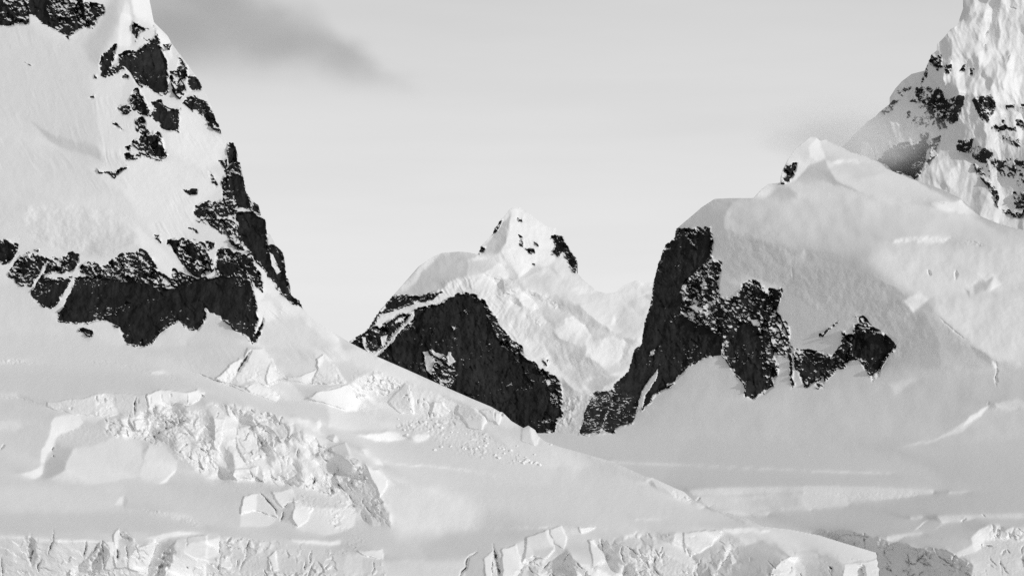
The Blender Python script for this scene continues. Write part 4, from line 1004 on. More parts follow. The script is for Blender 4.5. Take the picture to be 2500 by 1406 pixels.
for poly, d_ in ((Y1("1810,545 2000,500 2300,550 2320,680 2130,690 1800,860"), 9), (Y1("2300,550 2380,520 2420,480 2500,530 2440,600 2430,640 2350,680 2310,660"), 8), (Y1("580,650 1020,610 1220,545 1480,530 1800,560 1800,860 1450,800 1300,850 850,800 580,720"), 4),
                 (Y3("630,360 820,190 900,130 970,110 1040,0 1190,0 1320,110 1380,250 1510,370 1400,400 1260,460 1110,415 980,480 860,450 800,420"), 8), (Y3("1300,180 1380,250 1510,370 1400,400 1260,460 1255,330"), 5),
                 (Y3("980,490 1110,415 1250,470 1390,570 1360,650 1150,580"), 7), (Y3("1875,130 1950,75 2080,210 2200,400 2050,430 1830,440 1880,280"), 9), (Y3("1510,345 1640,340 1880,270 1830,445 1600,400 1520,412"), 4),
                 (Y3("1740,600 1900,530 2150,470 2240,420 2380,520 2500,560 2370,600 2330,680 2230,730 1950,670"), 6), (Y5("620,540 720,440 805,360 850,390 870,670 740,650 640,580"), 5), (Y5("1075,560 1160,550 1250,620 1170,690 1060,700"), 6),
                 (Y5("1340,570 1470,600 1520,620 1620,750 1580,820 1450,800 1380,700 1330,640"), 6), (Y5("1550,625 1680,620 1700,740 1620,740"), 5), (Y5("1700,640 1770,660 1750,790 1700,730"), 5), (Y5("1960,930 1990,810 2040,785 2112,830 2145,890 2125,990 2092,992"), 2.5),
                 (Y3("1980,1092 2080,1040 2135,1135 2062,1135"), 5), (Y3("1990,1240 2230,1150 2290,1300 2400,1400 2290,1340 2200,1320"), 7), (Y4("2210,40 2290,100 2400,110 2480,230 2490,310 2380,430 2330,280 2250,150"), 7), (Y4("720,440 900,380 1080,560 1120,680 880,590 700,650"), 9),
                 (Y4("1080,350 1300,330 1400,480 1280,480 1190,560 1100,450"), 7), (Y4("1340,420 1560,560 1480,740 1380,800 1310,700 1350,560"), 7), (Y2("1380,910 1460,820 1640,920 1680,1020 1580,1210 1560,1300 1420,1300 1390,1080"), 9),
                 (Y2("1670,1030 1900,1000 1840,1200 1790,1380 1580,1300 1590,1180"), 7), (Y2("2070,1100 2150,960 2500,880 2500,1400 1950,1400 2010,1260"), 6), (Y2("1210,1000 1330,1080 1310,1180 1270,1230 1220,1340 1000,1340 960,1270 1110,1150"), 5), (Y2("1260,990 1360,980 1420,1080 1420,1280 1340,1330 1250,1310 1320,1170 1330,1070"), 6),
                 (Y6("610,1070 800,990 850,1250 700,1480 650,1480"), 8), (Y6("400,1180 510,1070 515,1300 490,1480 470,1400"), 6), (Y6("940,920 1180,830 1250,950 1270,1080 1130,1200 1000,1150 880,1240 920,1000"), 8), (Y6("1212,820 1370,790 1440,930 1400,1060 1270,1000"), 5),
                 (Y6("1580,795 1780,800 1680,860 1585,866"), 4), (Y6("1700,960 1760,970 1880,1210 1740,1250"), 7), (Y7("600,870 750,850 1080,860 950,1020 680,1150 600,1090"), 6), (Y7("1090,1020 1150,1060 1240,1230 1180,1260 1120,1110"), 8), (Y7("1670,1300 1870,1170 1950,1170 1900,1480 1680,1480"), 9),
                 (Y8("300,1250 700,1190 770,1480 590,1480 560,1270 480,1270 450,1480 240,1480"), 9), (Y4("1040,1140 1110,1080 1160,1330 1030,1330"), 7), (Y4("380,1180 520,1150 590,1290 450,1310"), 8), (Y2("850,1310 900,1300 980,1390 980,1450 840,1450"), 8), (Y4("2100,1100 2430,1060 2440,1190 2120,1130"), 6),
                 (Y3("410,1050 560,930 610,930 610,1000 560,1170 400,1150"), -7), (Y3("640,690 740,680 780,790 830,860 700,780"), -5), (Y3("620,840 760,880 720,1100 640,1240 580,1220 620,1000"), 7), (Y3("900,980 1060,950 1180,1150 1240,1300 1000,1400 900,1200"), 6), (Y3("1280,860 1480,930 1530,1050 1500,1160 1250,1150 1130,960 1100,870"), -5),
                 (Y1("1920,900 2200,850 2200,930 2000,1000 1900,960"), -9), (Y1("2210,830 2340,840 2330,900 2230,920"), 7), (Y1("1620,870 1800,870 1820,900 1800,1000 1640,990"), 7), (Y1("1440,1000 1560,1010 1550,1050 1480,1040"), 5), (Y1("2390,860 2440,840 2430,900 2380,930"), 6), (Y4("610,100 900,70 880,200 600,240"), 6)):
    A.proud(poly, d_)
A.blocks(ICEFALL, 30, 0.6, 0.9, seed=48, soft=24, rot=-0.6, ax=0.7, ay=1.5, fine=0)
CREV = (("wall", Y1("1665,580 1650,700 1645,820"), 3.2, "thin upright crack in the low ice wall on the left bench"),
        ("pyramid", Y3("1075,0 1000,130 940,220 870,340"), 4.5, "dark diagonal crack splitting the large bright ice pyramid"),
        ("left", Y2("378,890 392,1060 395,1280"), 7, "dark tapering slot cut into the layered ice cliff near the left edge"),
        ("thin", Y2("1055,960 1040,1080 1020,1200"), 3.2, "thin slanting crack in the layered ice cliff left of the narrow ice tower"),
        ("slot", Y6("525,1010 545,1120 580,1280 595,1400 600,1480"), 6.5, "tall black slot splitting the rounded ice cliff at the bottom centre"),
        ("curve", Y6("325,1050 320,1100 210,1180 180,1300 110,1400"), 3.6, "curving crack left of the tall black slot at the bottom centre"),
        ("middle", Y4("795,935 775,1030 760,1115"), 3.0, "short upright crack in the low grey ice cliff below the icefall"))
for k_, line, w, lab in CREV:
    thing('crevasse_' + k_, "crevasse", lab, "crevasse", "crevasses in the glacier ice", "thing"); A.owner_line(line, w, 'crevasse_' + k_)
A.integrate()
A.anchor(1250, 1390, 1500.0)
build(A, grow(A_SIL), THINGS)

# loose ice blocks lying in the rubble fan
def ice_block_mesh(seed):
    import bmesh
    rnd = random.Random(seed)
    bm = bmesh.new(); bmesh.ops.create_icosphere(bm, subdivisions=2, radius=1.0)
    ax = [Vector((rnd.uniform(-1, 1), rnd.uniform(-1, 1), rnd.uniform(-0.6, 1))).normalized() for _ in range(7)]
    cut = [rnd.uniform(0.55, 0.85) for _ in ax]
    for v in bm.verts:
        for a, c in zip(ax, cut):                       # knock flat faces off the lump
            d = v.co.dot(a)
            if d > c: v.co -= a * (d - c)
        v.co.x *= 1.2; v.co.z *= 0.85
    me = bpy.data.meshes.new("ice_block"); bm.to_mesh(me); bm.free(); me.materials.append(SNOW)
    return me
BLOCKS = [ice_block_mesh(k) for k in range(6)]
rnd = random.Random(5)
spots = [(Y5("2030,1140")[0], 6.5), (Y5("2075,1160")[0], 5.5), (Y5("2120,1165")[0], 6), (Y5("2160,1185")[0], 5), (Y5("1990,1165")[0], 4.5), (Y5("1740,1110")[0], 6), (Y5("1700,1085")[0], 4.5),
         (Y5("1250,995")[0], 4), (Y5("1380,1010")[0], 4.5), (Y5("1540,1000")[0], 4.2), (Y5("990,750")[0], 6), (Y5("1110,770")[0], 6), (Y5("1160,1000")[0], 4)]
while len(spots) < 46:
    t_ = rnd.random(); spots.append((np.array([980 + 330 * t_ + rnd.gauss(0, 22), 1035 + 85 * t_ + rnd.gauss(0, 16)]), rnd.uniform(2.2, 4.6)))
for k, (q_, r_) in enumerate(spots):
    j, i = A.at_index(q_[0], q_[1]); d_ = float(np.exp(A.Ufin[j, i]))
    o = bpy.data.objects.new("ice_block", BLOCKS[k % 6]); C.objects.link(o)
    o.location = to_world(np.array(q_[0]), np.array(q_[1]), np.array(d_ - r_ * d_ / F * 0.3)); s_ = r_ * d_ / F
    o.scale = (s_, s_, s_); o.rotation_euler = (rnd.uniform(-.5, .5), rnd.uniform(-.5, .5), rnd.uniform(0, 6.28))
    tag(o, "small loose ice block lying in the rubble fan on the smooth snow slope", "ice block", "loose ice blocks in the rubble fan", "thing")

# ------------------------------------------------------------------ right: domed mountain with the black cliff, flat basin
B = Relief(1240, 3100, 310, 1460, 2.0, p=-1.0, q=1.0)
B_SIL = np.concatenate([P0("1240,1058 1320,1057 1413,1057"),
    Z5("90,1140 130,1125 200,1125 220,1090 300,1020 330,900 370,870 390,740 415,680 430,590 440,520 455,460 485,370 505,325 545,300 560,245 600,210 660,160 700,125 770,80 850,76"),
    Z6("350,1215 400,1160 440,1130 515,1120 515,1090 530,1040 560,980 600,920 660,870 700,840 730,840 760,865 800,855 860,885 950,935 1060,965 1130,1000 1165,1035 1320,1098 1500,1160 1620,1215 1740,1325 1850,1370 1960,1400"),
    P0("2500,562 3200,600 3200,1500 2300,1500 2100,1460 1700,1360 1400,1260 1240,1180")])
B.face(P0("1100,900 3200,900 3200,1500 1100,1500"), 200, None, 60, p_=-0.06)
B.face(P0("1300,300 3200,300 3200,960 2300,1000 1900,1010 1600,1050 1300,1060"), 188, 1.0, 30)
B.face(P0("1700,1000 3200,960 3200,1100 2200,1120 1700,1060"), 188, 1.5, 40)
B.face(P0("1250,1058 1700,1058 1650,1120 1600,1200 1250,1200"), 203, None, 30, p_=0.0)
# top dome
B.face(Z5("770,80 1000,78 1400,50 2000,90 2300,250 2455,420 1700,310 900,200 850,120"), 210, 1.6, 14)
B.face(Z5("840,180 1200,200 1700,290 1700,360 1200,330 850,290"), 203, 1.4, 20)
B.face(Z5("580,240 700,125 770,80 870,90 820,180 830,300 750,240"), 186, 0.8, 8)
B.face(Z5("870,90 900,95 850,180 850,260 820,250 820,180"), 206, 0.8, 5)
B.face(Z5("1700,330 2455,300 2455,620 1950,620 1800,580 1600,420"), 217, 1.2, 60)
B.face(Z5("1740,305 1900,285 2060,290 2030,318 1740,326"), 236, 0.3, 5)
B.face(Z5("2080,300 2230,325 2300,340 2200,338"), 200, 0.5, 4)
B.face(Z5("840,250 900,290 1180,340 1260,360 1400,380 1800,580 1900,690 1950,830 2000,1000 1700,1010 1600,700 1150,560 850,520 800,420"), 187, 0.8, 14)
B.face(Z5("830,300 870,260 890,310 960,260 980,300 880,320"), 196, 0.4, 4)
B.face(Z5("1190,400 1265,352 1265,410 1180,420"), 198, 0.6, 3)
B.face(Z5("1265,352 1400,370 1480,400 1270,412"), 184, 0.8, 3)
B.face(Z5("850,515 1000,510 1150,560 1110,575 850,530"), 204, 1.6, 5)
B.face(Z5("1900,680 2000,870 2005,1000 2310,1000 2160,870 1970,710"), 197, 1.0, 6)
B.face(Z5("1950,620 2455,600 2455,1010 2320,970 2160,870 1970,700"), 217, 1.3, 24)
B.face(Z5("1800,640 1880,590 1940,620 1850,705"), 226, 0.8, 9)
B.face(Z5("1820,720 1900,690 1920,800 1860,780"), 182, 0.6, 6)
B.face(Z5("2160,870 2310,960 2320,1000 2200,940"), 186, 0.4, 3)
B.face(Z5("2180,550 2280,495 2240,580 2190,600"), 190, 0.4, 3)
B.face(Z5("2280,495 2330,540 2260,590"), 236, 0.4, 3)
B.face(Z5("2180,480 2300,490 2240,520"), 232, 0.6, 4)
B.face(Z5("2250,580 2455,520 2455,540 2280,600"), 206, 0.6, 4)
B.face(Z5("2140,570 2160,575 2155,615"), 180, 0.3, 3)
B.face(Z5("1640,500 1780,540 1880,600 1760,560"), 205, .8, 8)
B.bumps(Z5("1600,330 2455,300 2455,1000 2100,900 1900,640"), 90, 6, 40, seed=81, octaves=4)
B.face(Z5("600,1100 650,1000 800,950 870,1010 940,1160 975,1180 1100,1100 1500,1000 1700,1030 2455,1010 2455,1406 200,1370"), 193, 1.6, 16)
B.face(Z5("1100,930 1170,920 1200,1110 1100,1110 1090,1030"), 190, 0.8, 4)
B.face(Z5("1710,1080 1900,1050 1760,1140"), 206, 1.0, 12)
# knoll behind the dome
B.face(Z6("200,1225 350,1215 400,1160 440,1130 515,1120 740,1110 1060,1190 900,1240 400,1260"), 212, 1.4, 4)
B.face(Z6("350,1215 400,1160 440,1130 500,1125 440,1190 420,1220"), 222, 0.8, 3)
B.face(Z6("430,1220 500,1150 560,1145 620,1180 610,1215"), 192, 0.7, 3)
B.face(Z6("600,1190 720,1210 860,1200 900,1225 700,1230"), 214, 1.4, 5)
B.face(Z6("590,920 700,835 800,860 800,980 700,1010 600,1110 520,1120 560,980"), 221, 0.7, 5)
B.face(Z6("690,900 740,840 790,960 740,990 690,970"), 234, 0.7, 4)
B.face(Z6("760,860 860,885 1150,1010 1330,1100 1740,1330 1200,1240 1060,1190 850,1110 790,980"), 216, 1.2, 6)
B.face(Z6("830,985 980,985 1140,1035 1000,1005 860,1008"), 246, 0.4, 3)
B.face(Z6("600,1110 720,1040 790,1080 810,1120"), 192, 0.8, 4)
B.face(Z6("800,1040 900,1010 1150,1060 1000,1100"), 204, 1.2, 10)
B.face(Z6("1440,1240 1620,1230 1745,1330 1500,1285"), 243, 0.5, 5)
B.face(Z6("1200,1220 1450,1260 1740,1335 1500,1310"), 200, 1.2, 5)
# basin floor, bright ice walls
B.face(Z8("1600,560 2000,450 2406,320 2406,800 1900,800"), 194, 4.0, 40)
B.face(Z8("1850,500 2010,400 2180,290 2170,320 2060,420 2000,465 1700,560 1600,560"), 212, 0.5, 5)
B.face(Z8("2000,440 2030,390 2175,292 2160,330 2070,400"), 228, 0.4, 3)
B.face(Z8("2215,280 2280,255 2406,258 2406,302 2230,312"), 220, 0.4, 3)
B.face(Z8("2060,420 2180,320 2406,310 2406,520 2100,520"), 198, 1.6, 12)
B.face(Y7("640,345 1000,320 1800,300 2500,300 2500,400 2000,372 1500,390 1000,420 720,410"), 241, None, 2, p_=-0.06, raw=True)
B.face(Y8("-200,296 650,305 1200,330 1400,350 1400,400 1000,452 700,480 500,460 200,440 -200,395"), 239, None, 2, p_=-0.06, raw=True)
B.blocks(Y8("-300,370 200,380 900,350 1400,350 1400,400 1000,450 500,458 200,440"), 6, 0.4, 0.08, seed=82, soft=3, fine=0.4)
B.face(Y7("720,420 1500,400 2300,400 2600,430 2600,560 1700,570 1400,640 900,570"), 223, None, 8, p_=-0.06)
B.face(Y7("1250,480 2000,440 2500,470 2500,540 1500,590"), 214, None, 14, p_=-0.06)
B.face(Y8("-300,400 0,410 200,440 480,470 560,490 400,520 0,580 -200,590"), 223, None, 20, p_=-0.06)
B.face(Y7("700,410 740,400 780,470 720,495"), 206, 0.4, 3)
B.face(Y7("1000,600 1400,615 1650,620 1620,665 1300,662"), 236, None, 2, p_=-0.06, raw=True)
B.face(Y7("1410,660 1520,660 1480,685 1430,685"), 184, 0.2, 2)
B.face(Y7("1700,562 1900,562 2170,580 2150,602 1800,592"), 233, 0.3, 2, raw=True)
B.face(Y8("1580,360 1850,370 1750,392 1580,392"), 235, None, 2, p_=-0.06, raw=True)
B.face(Y8("2100,405 2240,430 2230,440 2120,425"), 222, 0.3, 3)
B.face(Y8("200,580 460,520 1100,420 1900,390 2500,400 2500,620 1440,655 900,620"), 201, None, 6, p_=-0.06)
B.face(Y7("1550,790 2500,570 2500,860 2000,850"), 201, None, 10, p_=-0.06)
B.face(Y8("0,590 500,590 900,640 1150,720 1100,840 820,900 640,925 400,850 0,840"), 201, None, 8, p_=-0.06)
B.face(Y8("450,590 900,620 1130,680 1000,670 600,610"), 190, 1.2, 5)
B.face(Y8("1440,660 1740,648 2480,625 2520,690 1900,700 1730,745 1500,755"), 233, None, 2, p_=-0.06, raw=True)
B.face(Y8("1720,648 1760,640 1790,690 1740,740"), 222, 0.2, 3)
B.face(Y8("1290,655 1440,660 1450,730 1330,715"), 190, 0.4, 3)
B.face(Y8("1100,655 1280,660 1260,712 1120,702"), 224, 0.2, 3)
B.face(Y8("1160,840 1320,710 1340,715 1200,850"), 218, 0.5, 2)
B.face(Y8("1410,830 1500,775 1520,780 1420,835"), 222, 0.5, 2)
B.face(Y8("1740,770 2500,720 2500,800 2200,780 2050,790"), 196, 1.8, 8)
B.face(Y8("820,910 1150,860 1250,870 1290,905 1030,930 930,985 830,990"), 228, 0.3, 2, raw=True)
B.face(Y8("930,985 1030,930 1290,905 1900,900 1860,1000 1650,1110 1480,1040 1200,1070"), 201, 1.6, 5)
# shaded hollow and the bright serac that shades it
HOL = Y8("0,840 400,858 640,930 700,920 830,1000 930,990 1200,1070 1480,1040 1650,1130 1700,1190 1850,1190 1960,1480 700,1480 690,1110 400,1030 0,900")
B.face(HOL, 164, 0.25, 3)
B.face(Y8("700,930 830,1000 930,1060 800,1180 700,1180"), 196, 0.4, 3)
B.blocks(HOL, 34, 1.0, 0.5, seed=83, ax=1.5, fine=1.8)
B.blocks(HOL, 13, 1.1, 0.4, seed=84, ax=1.3, fine=1.2)
B.blocks(HOL, 6, 1.0, 0.3, seed=95, fine=0.6)
B.face(Y8("1480,1045 1560,1060 1660,1120 1880,1000 1900,1120 1700,1180 1640,1130"), 222, 0.8, 4)
SERR = Y8("1860,940 1960,850 2050,790 2200,780 2260,860 2330,790 2500,830 2500,930 2000,970 2010,1030 1900,1120 1870,1000")
FIELD = Y8("1850,1190 1700,1170 1900,1120 2000,1000 2100,940 2500,930 2500,1480 1960,1480")
B.face(FIELD, 209, 0.5, 4)
B.face(SERR, 236, 0.4, 3)
B.blocks(SERR, 16, 0.8, 0.2, seed=85, ay=1.5)
B.blocks(FIELD, 22, 0.9, 0.2, seed=86, rot=0.6, ay=1.4, fine=1.2)
B.blocks(FIELD, 8, 0.9, 0.2, seed=87, rot=0.5)
B.blocks(SERR, 6, 0.8, 0.2, seed=88)
B.face(Y8("2195,790 2245,790 2260,860 2220,850"), 186, 0.3, 2)
for line, w, d in ((Y8("1670,1120 1620,1240 1605,1310"), 2.4, 14), (Y8("1710,1200 1735,1290 1700,1400"), 3.5, 20), (Y8("1820,1300 1790,1400"), 3.0, 16),
                   (Y8("430,975 420,1020"), 2.2, 12), (Y8("800,1050 800,1150"), 1.8, 10), (Y8("1340,1165 1400,1120"), 1.6, 8),
                   (Y8("690,1110 710,1150"), 2.6, 14), (Y8("1000,1060 1200,1075 1350,1080"), 1.8, 8), (Y8("760,1380 770,1320 820,1260"), 2.0, 10),
                   (Y8("1170,850 1190,835 1300,735"), 1.6, 8), (Y8("2000,630 2025,680"), 1.3, 6),
                   (Y8("1735,740 1800,690"), 1.8, 8), (Y7("750,490 800,430"), 1.8, 8), (Y7("500,390 560,375"), 1.6, 7),
                   (Z5("1930,465 1945,500"), 2.6, 14), (Z5("2085,460 2085,525"), 2.2, 12), (Z5("2300,960 2310,1010 2300,1060 2305,1110"), 1.6, 9), (Z5("2305,1045 2308,1085"), 2.2, 12),
                   (Z5("2262,1180 2260,1205"), 1.8, 9), (Z5("1190,440 1198,520"), 1.3, 4), (Z5("1970,710 2080,800 2160,860"), 1.6, 3),
                   (Z6("1460,1240 1540,1250"), 1.3, 4)):
    B.crack(line, w, d)
B.face(Z5("2290,950 2315,990 2300,1005 2285,975"), 232, 0.3, 2)
# thin bright line on the basin floor
B.face(Y7("-320,-4 0,12 700,32 1400,66 2450,114 2500,124 2450,138 1400,94 700,58 0,36 -320,16"), 238, None, 1.5, p_=.3, raw=True)
B.face(Y8("-100,104 600,126 880,150 880,160 600,152 -100,134"), 236, None, 1.5, p_=.3, raw=True)
B.bumps(P0("1240,300 3200,300 3200,1500 1240,1500"), 60, 1.8, 2, seed=89, octaves=5)
B.streaks(Z5("840,250 1260,360 1800,580 1950,830 1700,1000 1500,800 1150,560 850,520"), 70, 6, 0.4, seed=90)
B.bumps(Z5("840,250 1260,360 1800,580 1950,830 1700,1000 1500,800 1150,560 850,520"), 26, 2.2, 10, seed=91)
B.blocks(Z5("1740,300 1900,280 2060,285 2240,325 2300,345 2030,330 1740,330"), 7, .7, .2, seed=94, fine=.8)
B.fissures(HOL, 18, 60, 75, 2.2, 20, 311, 40)
B.fissures(np.clip(FIELD, 0, 2560), 10, 44, 70, 1.9, 16, 312, 30)
B.fissures(np.clip(SERR, 0, 2560), 10, 26, 80, 1.7, 12, 313, 20)
B.bumps(Z5("770,80 1000,78 1400,50 2000,90 2300,250 2455,420 1700,360 900,250"), 130, 12, 40, seed=92, octaves=3)
B.bumps(Z5("600,1100 800,950 975,1180 1100,1100 1700,1030 2455,1010 2455,1406 200,1370"), 160, 8, 40, seed=93, octaves=3)
rocks(B, Z5, [
 ("rock_cliff:main", 1.25, "575,237 560,240 545,300 505,322 485,366 452,460 438,520 428,590 413,680 388,740 368,868 326,900 296,1020 216,1090 200,1220 160,1330 130,1360 215,1358 330,1290 360,1250 420,1190 480,1120 560,1060 650,965 720,945 800,930 820,830 750,790 640,740 580,700 600,640 590,570 640,500 700,450 735,400 690,360 640,330 600,260"),
 ("rock_cliff:main", .4, "575,235 745,235 755,400 700,450 640,330", 8), ("rock_cliff:main", .9, "690,270 750,280 755,380 700,450 660,380"),
 ("rock_cliff:ribs", .28, "640,490 700,440 760,410 800,420 800,500 790,600 850,620 900,580 920,540 980,520 1060,560 1150,560 1130,620 1100,700 1130,720 1180,760 1190,900 1210,1100 1195,1125 1170,950 1100,920 1120,1000 1090,1100 1040,1140 975,1175 935,1160 930,1090 880,1030 870,980 810,930 820,830 750,790 640,740 580,690 590,580", 8),
 ("rock_cliff:ribs", .95, "900,760 1000,760 1020,900 1030,1000 1060,1110 975,1178 935,1160 930,1090 880,1030 830,930 850,860"),
 ("rock_cliff:ribs", .55, "900,580 950,560 960,640 1060,690 1100,570 1140,570 1090,690 1060,760 960,700 900,640"),
 ("rock_outcrop:low_left", .35, "1190,880 1250,900 1340,910 1400,930 1430,1030 1370,1080 1350,1120 1325,1115 1320,1080 1260,1110 1250,1050 1210,1000"),
 ("rock_outcrop:low_left", .7, "1240,930 1400,940 1440,900 1470,960 1420,1030 1300,1070 1250,1040"),
 ("rock_outcrop:low_left", .9, "1170,930 1185,930 1200,1050 1215,1080 1195,1125 1190,1050", 3),
 ("rock_outcrop:low_right", .35, "1440,860 1460,800 1530,810 1530,760 1560,760 1640,780 1700,820 1760,875 1720,940 1670,1000 1660,1040 1625,1068 1590,1020 1550,950 1510,950 1470,1000 1420,1000"),
 ("rock_outcrop:low_right", .75, "1520,810 1640,800 1700,850 1755,880 1670,1000 1625,1068 1560,960 1510,930"),
 ("rock_outcrop:low_right", .0, "1535,710 1580,710 1640,770 1560,750", 4), ("rock_outcrop:low_right", 0.0, "1330,820 1450,740 1440,760 1340,840", 4),
 ("rock_outcrop:buttress", 1.0, "20,1362 60,1250 88,1140 130,1122 200,1122 215,1150 200,1220 160,1340 130,1362"),
])
rocks(B, Z6, [("rock_outcrop:knoll", .6, "512,1125 520,1060 550,1005 620,995 600,1050 570,1110", 5)])
for s_ in ("462,1003 440,1020 385,1100 350,1230 330,1290 345,1290 372,1245 400,1150 440,1080", "625,665 650,655 710,680 650,685", "410,915 440,905 430,935 412,930", "965,745 1000,740 1010,770 985,780"):
    B.snow(Z5(s_), -1.0, 3)
thing('basin', "snow_field", kind="structure")
B.owner(P0("1100,200 3200,200 3200,1500 1100,1500"), 'basin')
thing('mountain_right', "mountain", "broad snow dome on the right ending in a tall black cliff on its left", "mountain", kind="thing", rocks=True)
B.owner(np.concatenate([P0("1000,200 3200,200 3200,940 2430,960"), Z5("2200,960 1990,1005 1700,1010 1630,1075 1500,1020 1380,1110 1200,1135 975,1190 930,1170 860,1010 800,945 720,950 650,975 560,1068 480,1128 420,1200 360,1262 330,1300 215,1362 0,1366")]), 'mountain_right')
def ownB(key, poly, name, label, cat, group=None):
    thing(key, name, label, cat, group, "stuff" if name == "ice_rubble" else "thing"); B.owner(poly, key)
ownB('scarp_long', np.concatenate([Y7("640,345 1000,320 1800,300 2400,300"), Y8("-200,296 650,305 1200,330 1400,350 1400,400 1000,452 700,480 500,460 200,440 0,405"), Y7("2000,372 1500,390 1000,420 720,410")]), "ice_wall", "long bright ice wall crossing the flat snow basin", "ice wall")
ownB('scarp_short', Y8("1440,660 1740,648 2480,625 2600,622 2600,700 1900,700 1730,745 1500,755"), "ice_wall", "short bright ice wall above the shaded hollow at the right edge", "ice wall")
ownB('scarp_low', Y8("820,910 1150,860 1250,870 1290,905 1030,930 930,985 830,990"), "ice_wall", "small broken ice step just above the shaded hollow", "ice wall")
ownB('hollow', HOL, "ice_cliff", "dark shaded ice face with black cracks in the bottom right hollow", "ice cliff")
ownB('field', FIELD, "ice_rubble", "rough heap of broken ice filling the bottom right corner", "ice debris")
ownB('serac_r', SERR, "serac", "bright ragged ice crest above the rough heap in the bottom right corner", "serac")
B.integrate()
B.anchor(1600, 1180, 1830.0)

# ------------------------------------------------------------------ far right peak
CC = Relief(1690, 3100, -170, 640, 2.0, p=-0.6, q=0.8)
C_SIL = np.concatenate([P0("2420,-190 2380,-90 2362,-40"), Z6("1635,0 1640,40 1620,100 1600,160 1560,180 1520,230 1475,275 1475,310 1440,340 1415,400 1400,435 1320,455 1260,500 1220,545 1185,600 1185,640 1120,690 1100,715 1050,745"),
   P0("2085,330 2040,375 1980,425 1850,525 1720,690 1690,720 3200,700 3200,-190")])
CC.face(P0("1600,-190 3200,-190 3200,700 1600,700"), 190, 0.7, 2)
CC.face(Z6("1000,745 1400,430 1700,300 1700,700 1480,900 1000,1000"), 203, 0.6, 20)
CC.face(Z6("1780,20 2009,0 2009,500 1900,430 1780,300 1760,220 1800,150"), 224, 0.9, 8)
CC.face(Z6("1640,0 1890,0 1880,40 1780,60 1740,140 1600,160"), 184, 0.6, 4)
CC.face(Z6("1780,60 1900,40 1970,60 1850,110 1740,140"), 234, 0.6, 5)
CC.face(Z6("1560,180 1640,145 1800,155 1790,200 1720,260 1600,240 1480,290 1500,240"), 212, 0.9, 8)
CC.face(Z6("1480,290 1600,240 1720,260 1780,330 1740,390 1650,420 1500,350"), 188, 0.5, 8)
CC.face(Z6("1740,330 1790,315 1900,440 2009,520 2009,700 1850,650 1820,500 1760,440"), 234, 0.8, 10)
CC.face(Z6("1190,600 1260,500 1320,455 1390,440 1330,520 1290,600 1230,650"), 222, 0.6, 6)
CC.face(Z6("1660,560 1740,420 1830,520 1870,700 1760,720 1700,650"), 218, 0.6, 14)
CC.face(Z6("1660,600 1690,640 1700,800 1780,860 1740,900 1660,760"), 222, 0.6, 10)
CC.face(Z6("1700,700 2009,690 2009,1406 1960,1400 1850,1200 1760,900"), 210, 0.7, 20)
CC.face(Z6("1450,950 1600,900 1720,1000 1850,1200 1960,1406 1800,1370 1500,1180 1340,1100"), 217, 1.0, 10)
CC.face(Z6("1460,1110 1540,1120 1600,1190 1590,1210 1500,1160"), 192, 0.6, 4)
CC.face(Z6("1900,320 1930,320 1900,390 1885,400"), 186, 0.3, 3)
CC.face(Z6("1560,560 1660,520 1640,640 1560,900 1480,900"), 188, 0.6, 14)
CC.face(Z6("1300,540 1400,500 1460,600 1400,760 1300,700"), 190, 0.6, 14)
ALLC = P0("1600,-190 3200,-190 3200,700 1600,700")
CC.crumble(ALLC, 44, spread=24, qs=0.6, seed=105, a=0.9, ax=0.6, ay=1.8, rot=0.2)
CC.ribs(ALLC, 66, 8, lean=0.12, length=4.5, seed=101)
CC.ribs(ALLC, 24, 2.2, lean=0.1, length=5, seed=102)
CC.ribs(Z6("1480,560 1700,540 2009,700 2009,1400 1850,1250 1480,900"), 13, 1.6, lean=0.15, length=4, seed=103)
CC.bumps(ALLC, 50, 5, 5, seed=104, octaves=4)
CC.crack(Z6("1800,175 1770,235"), 2.0, 10); CC.crack(Z6("1775,270 1770,290"), 2.4, 12); CC.crack(Z6("1915,40 1965,62"), 1.4, 7); CC.crack(Z6("1925,330 1890,400"), 1.4, 6)
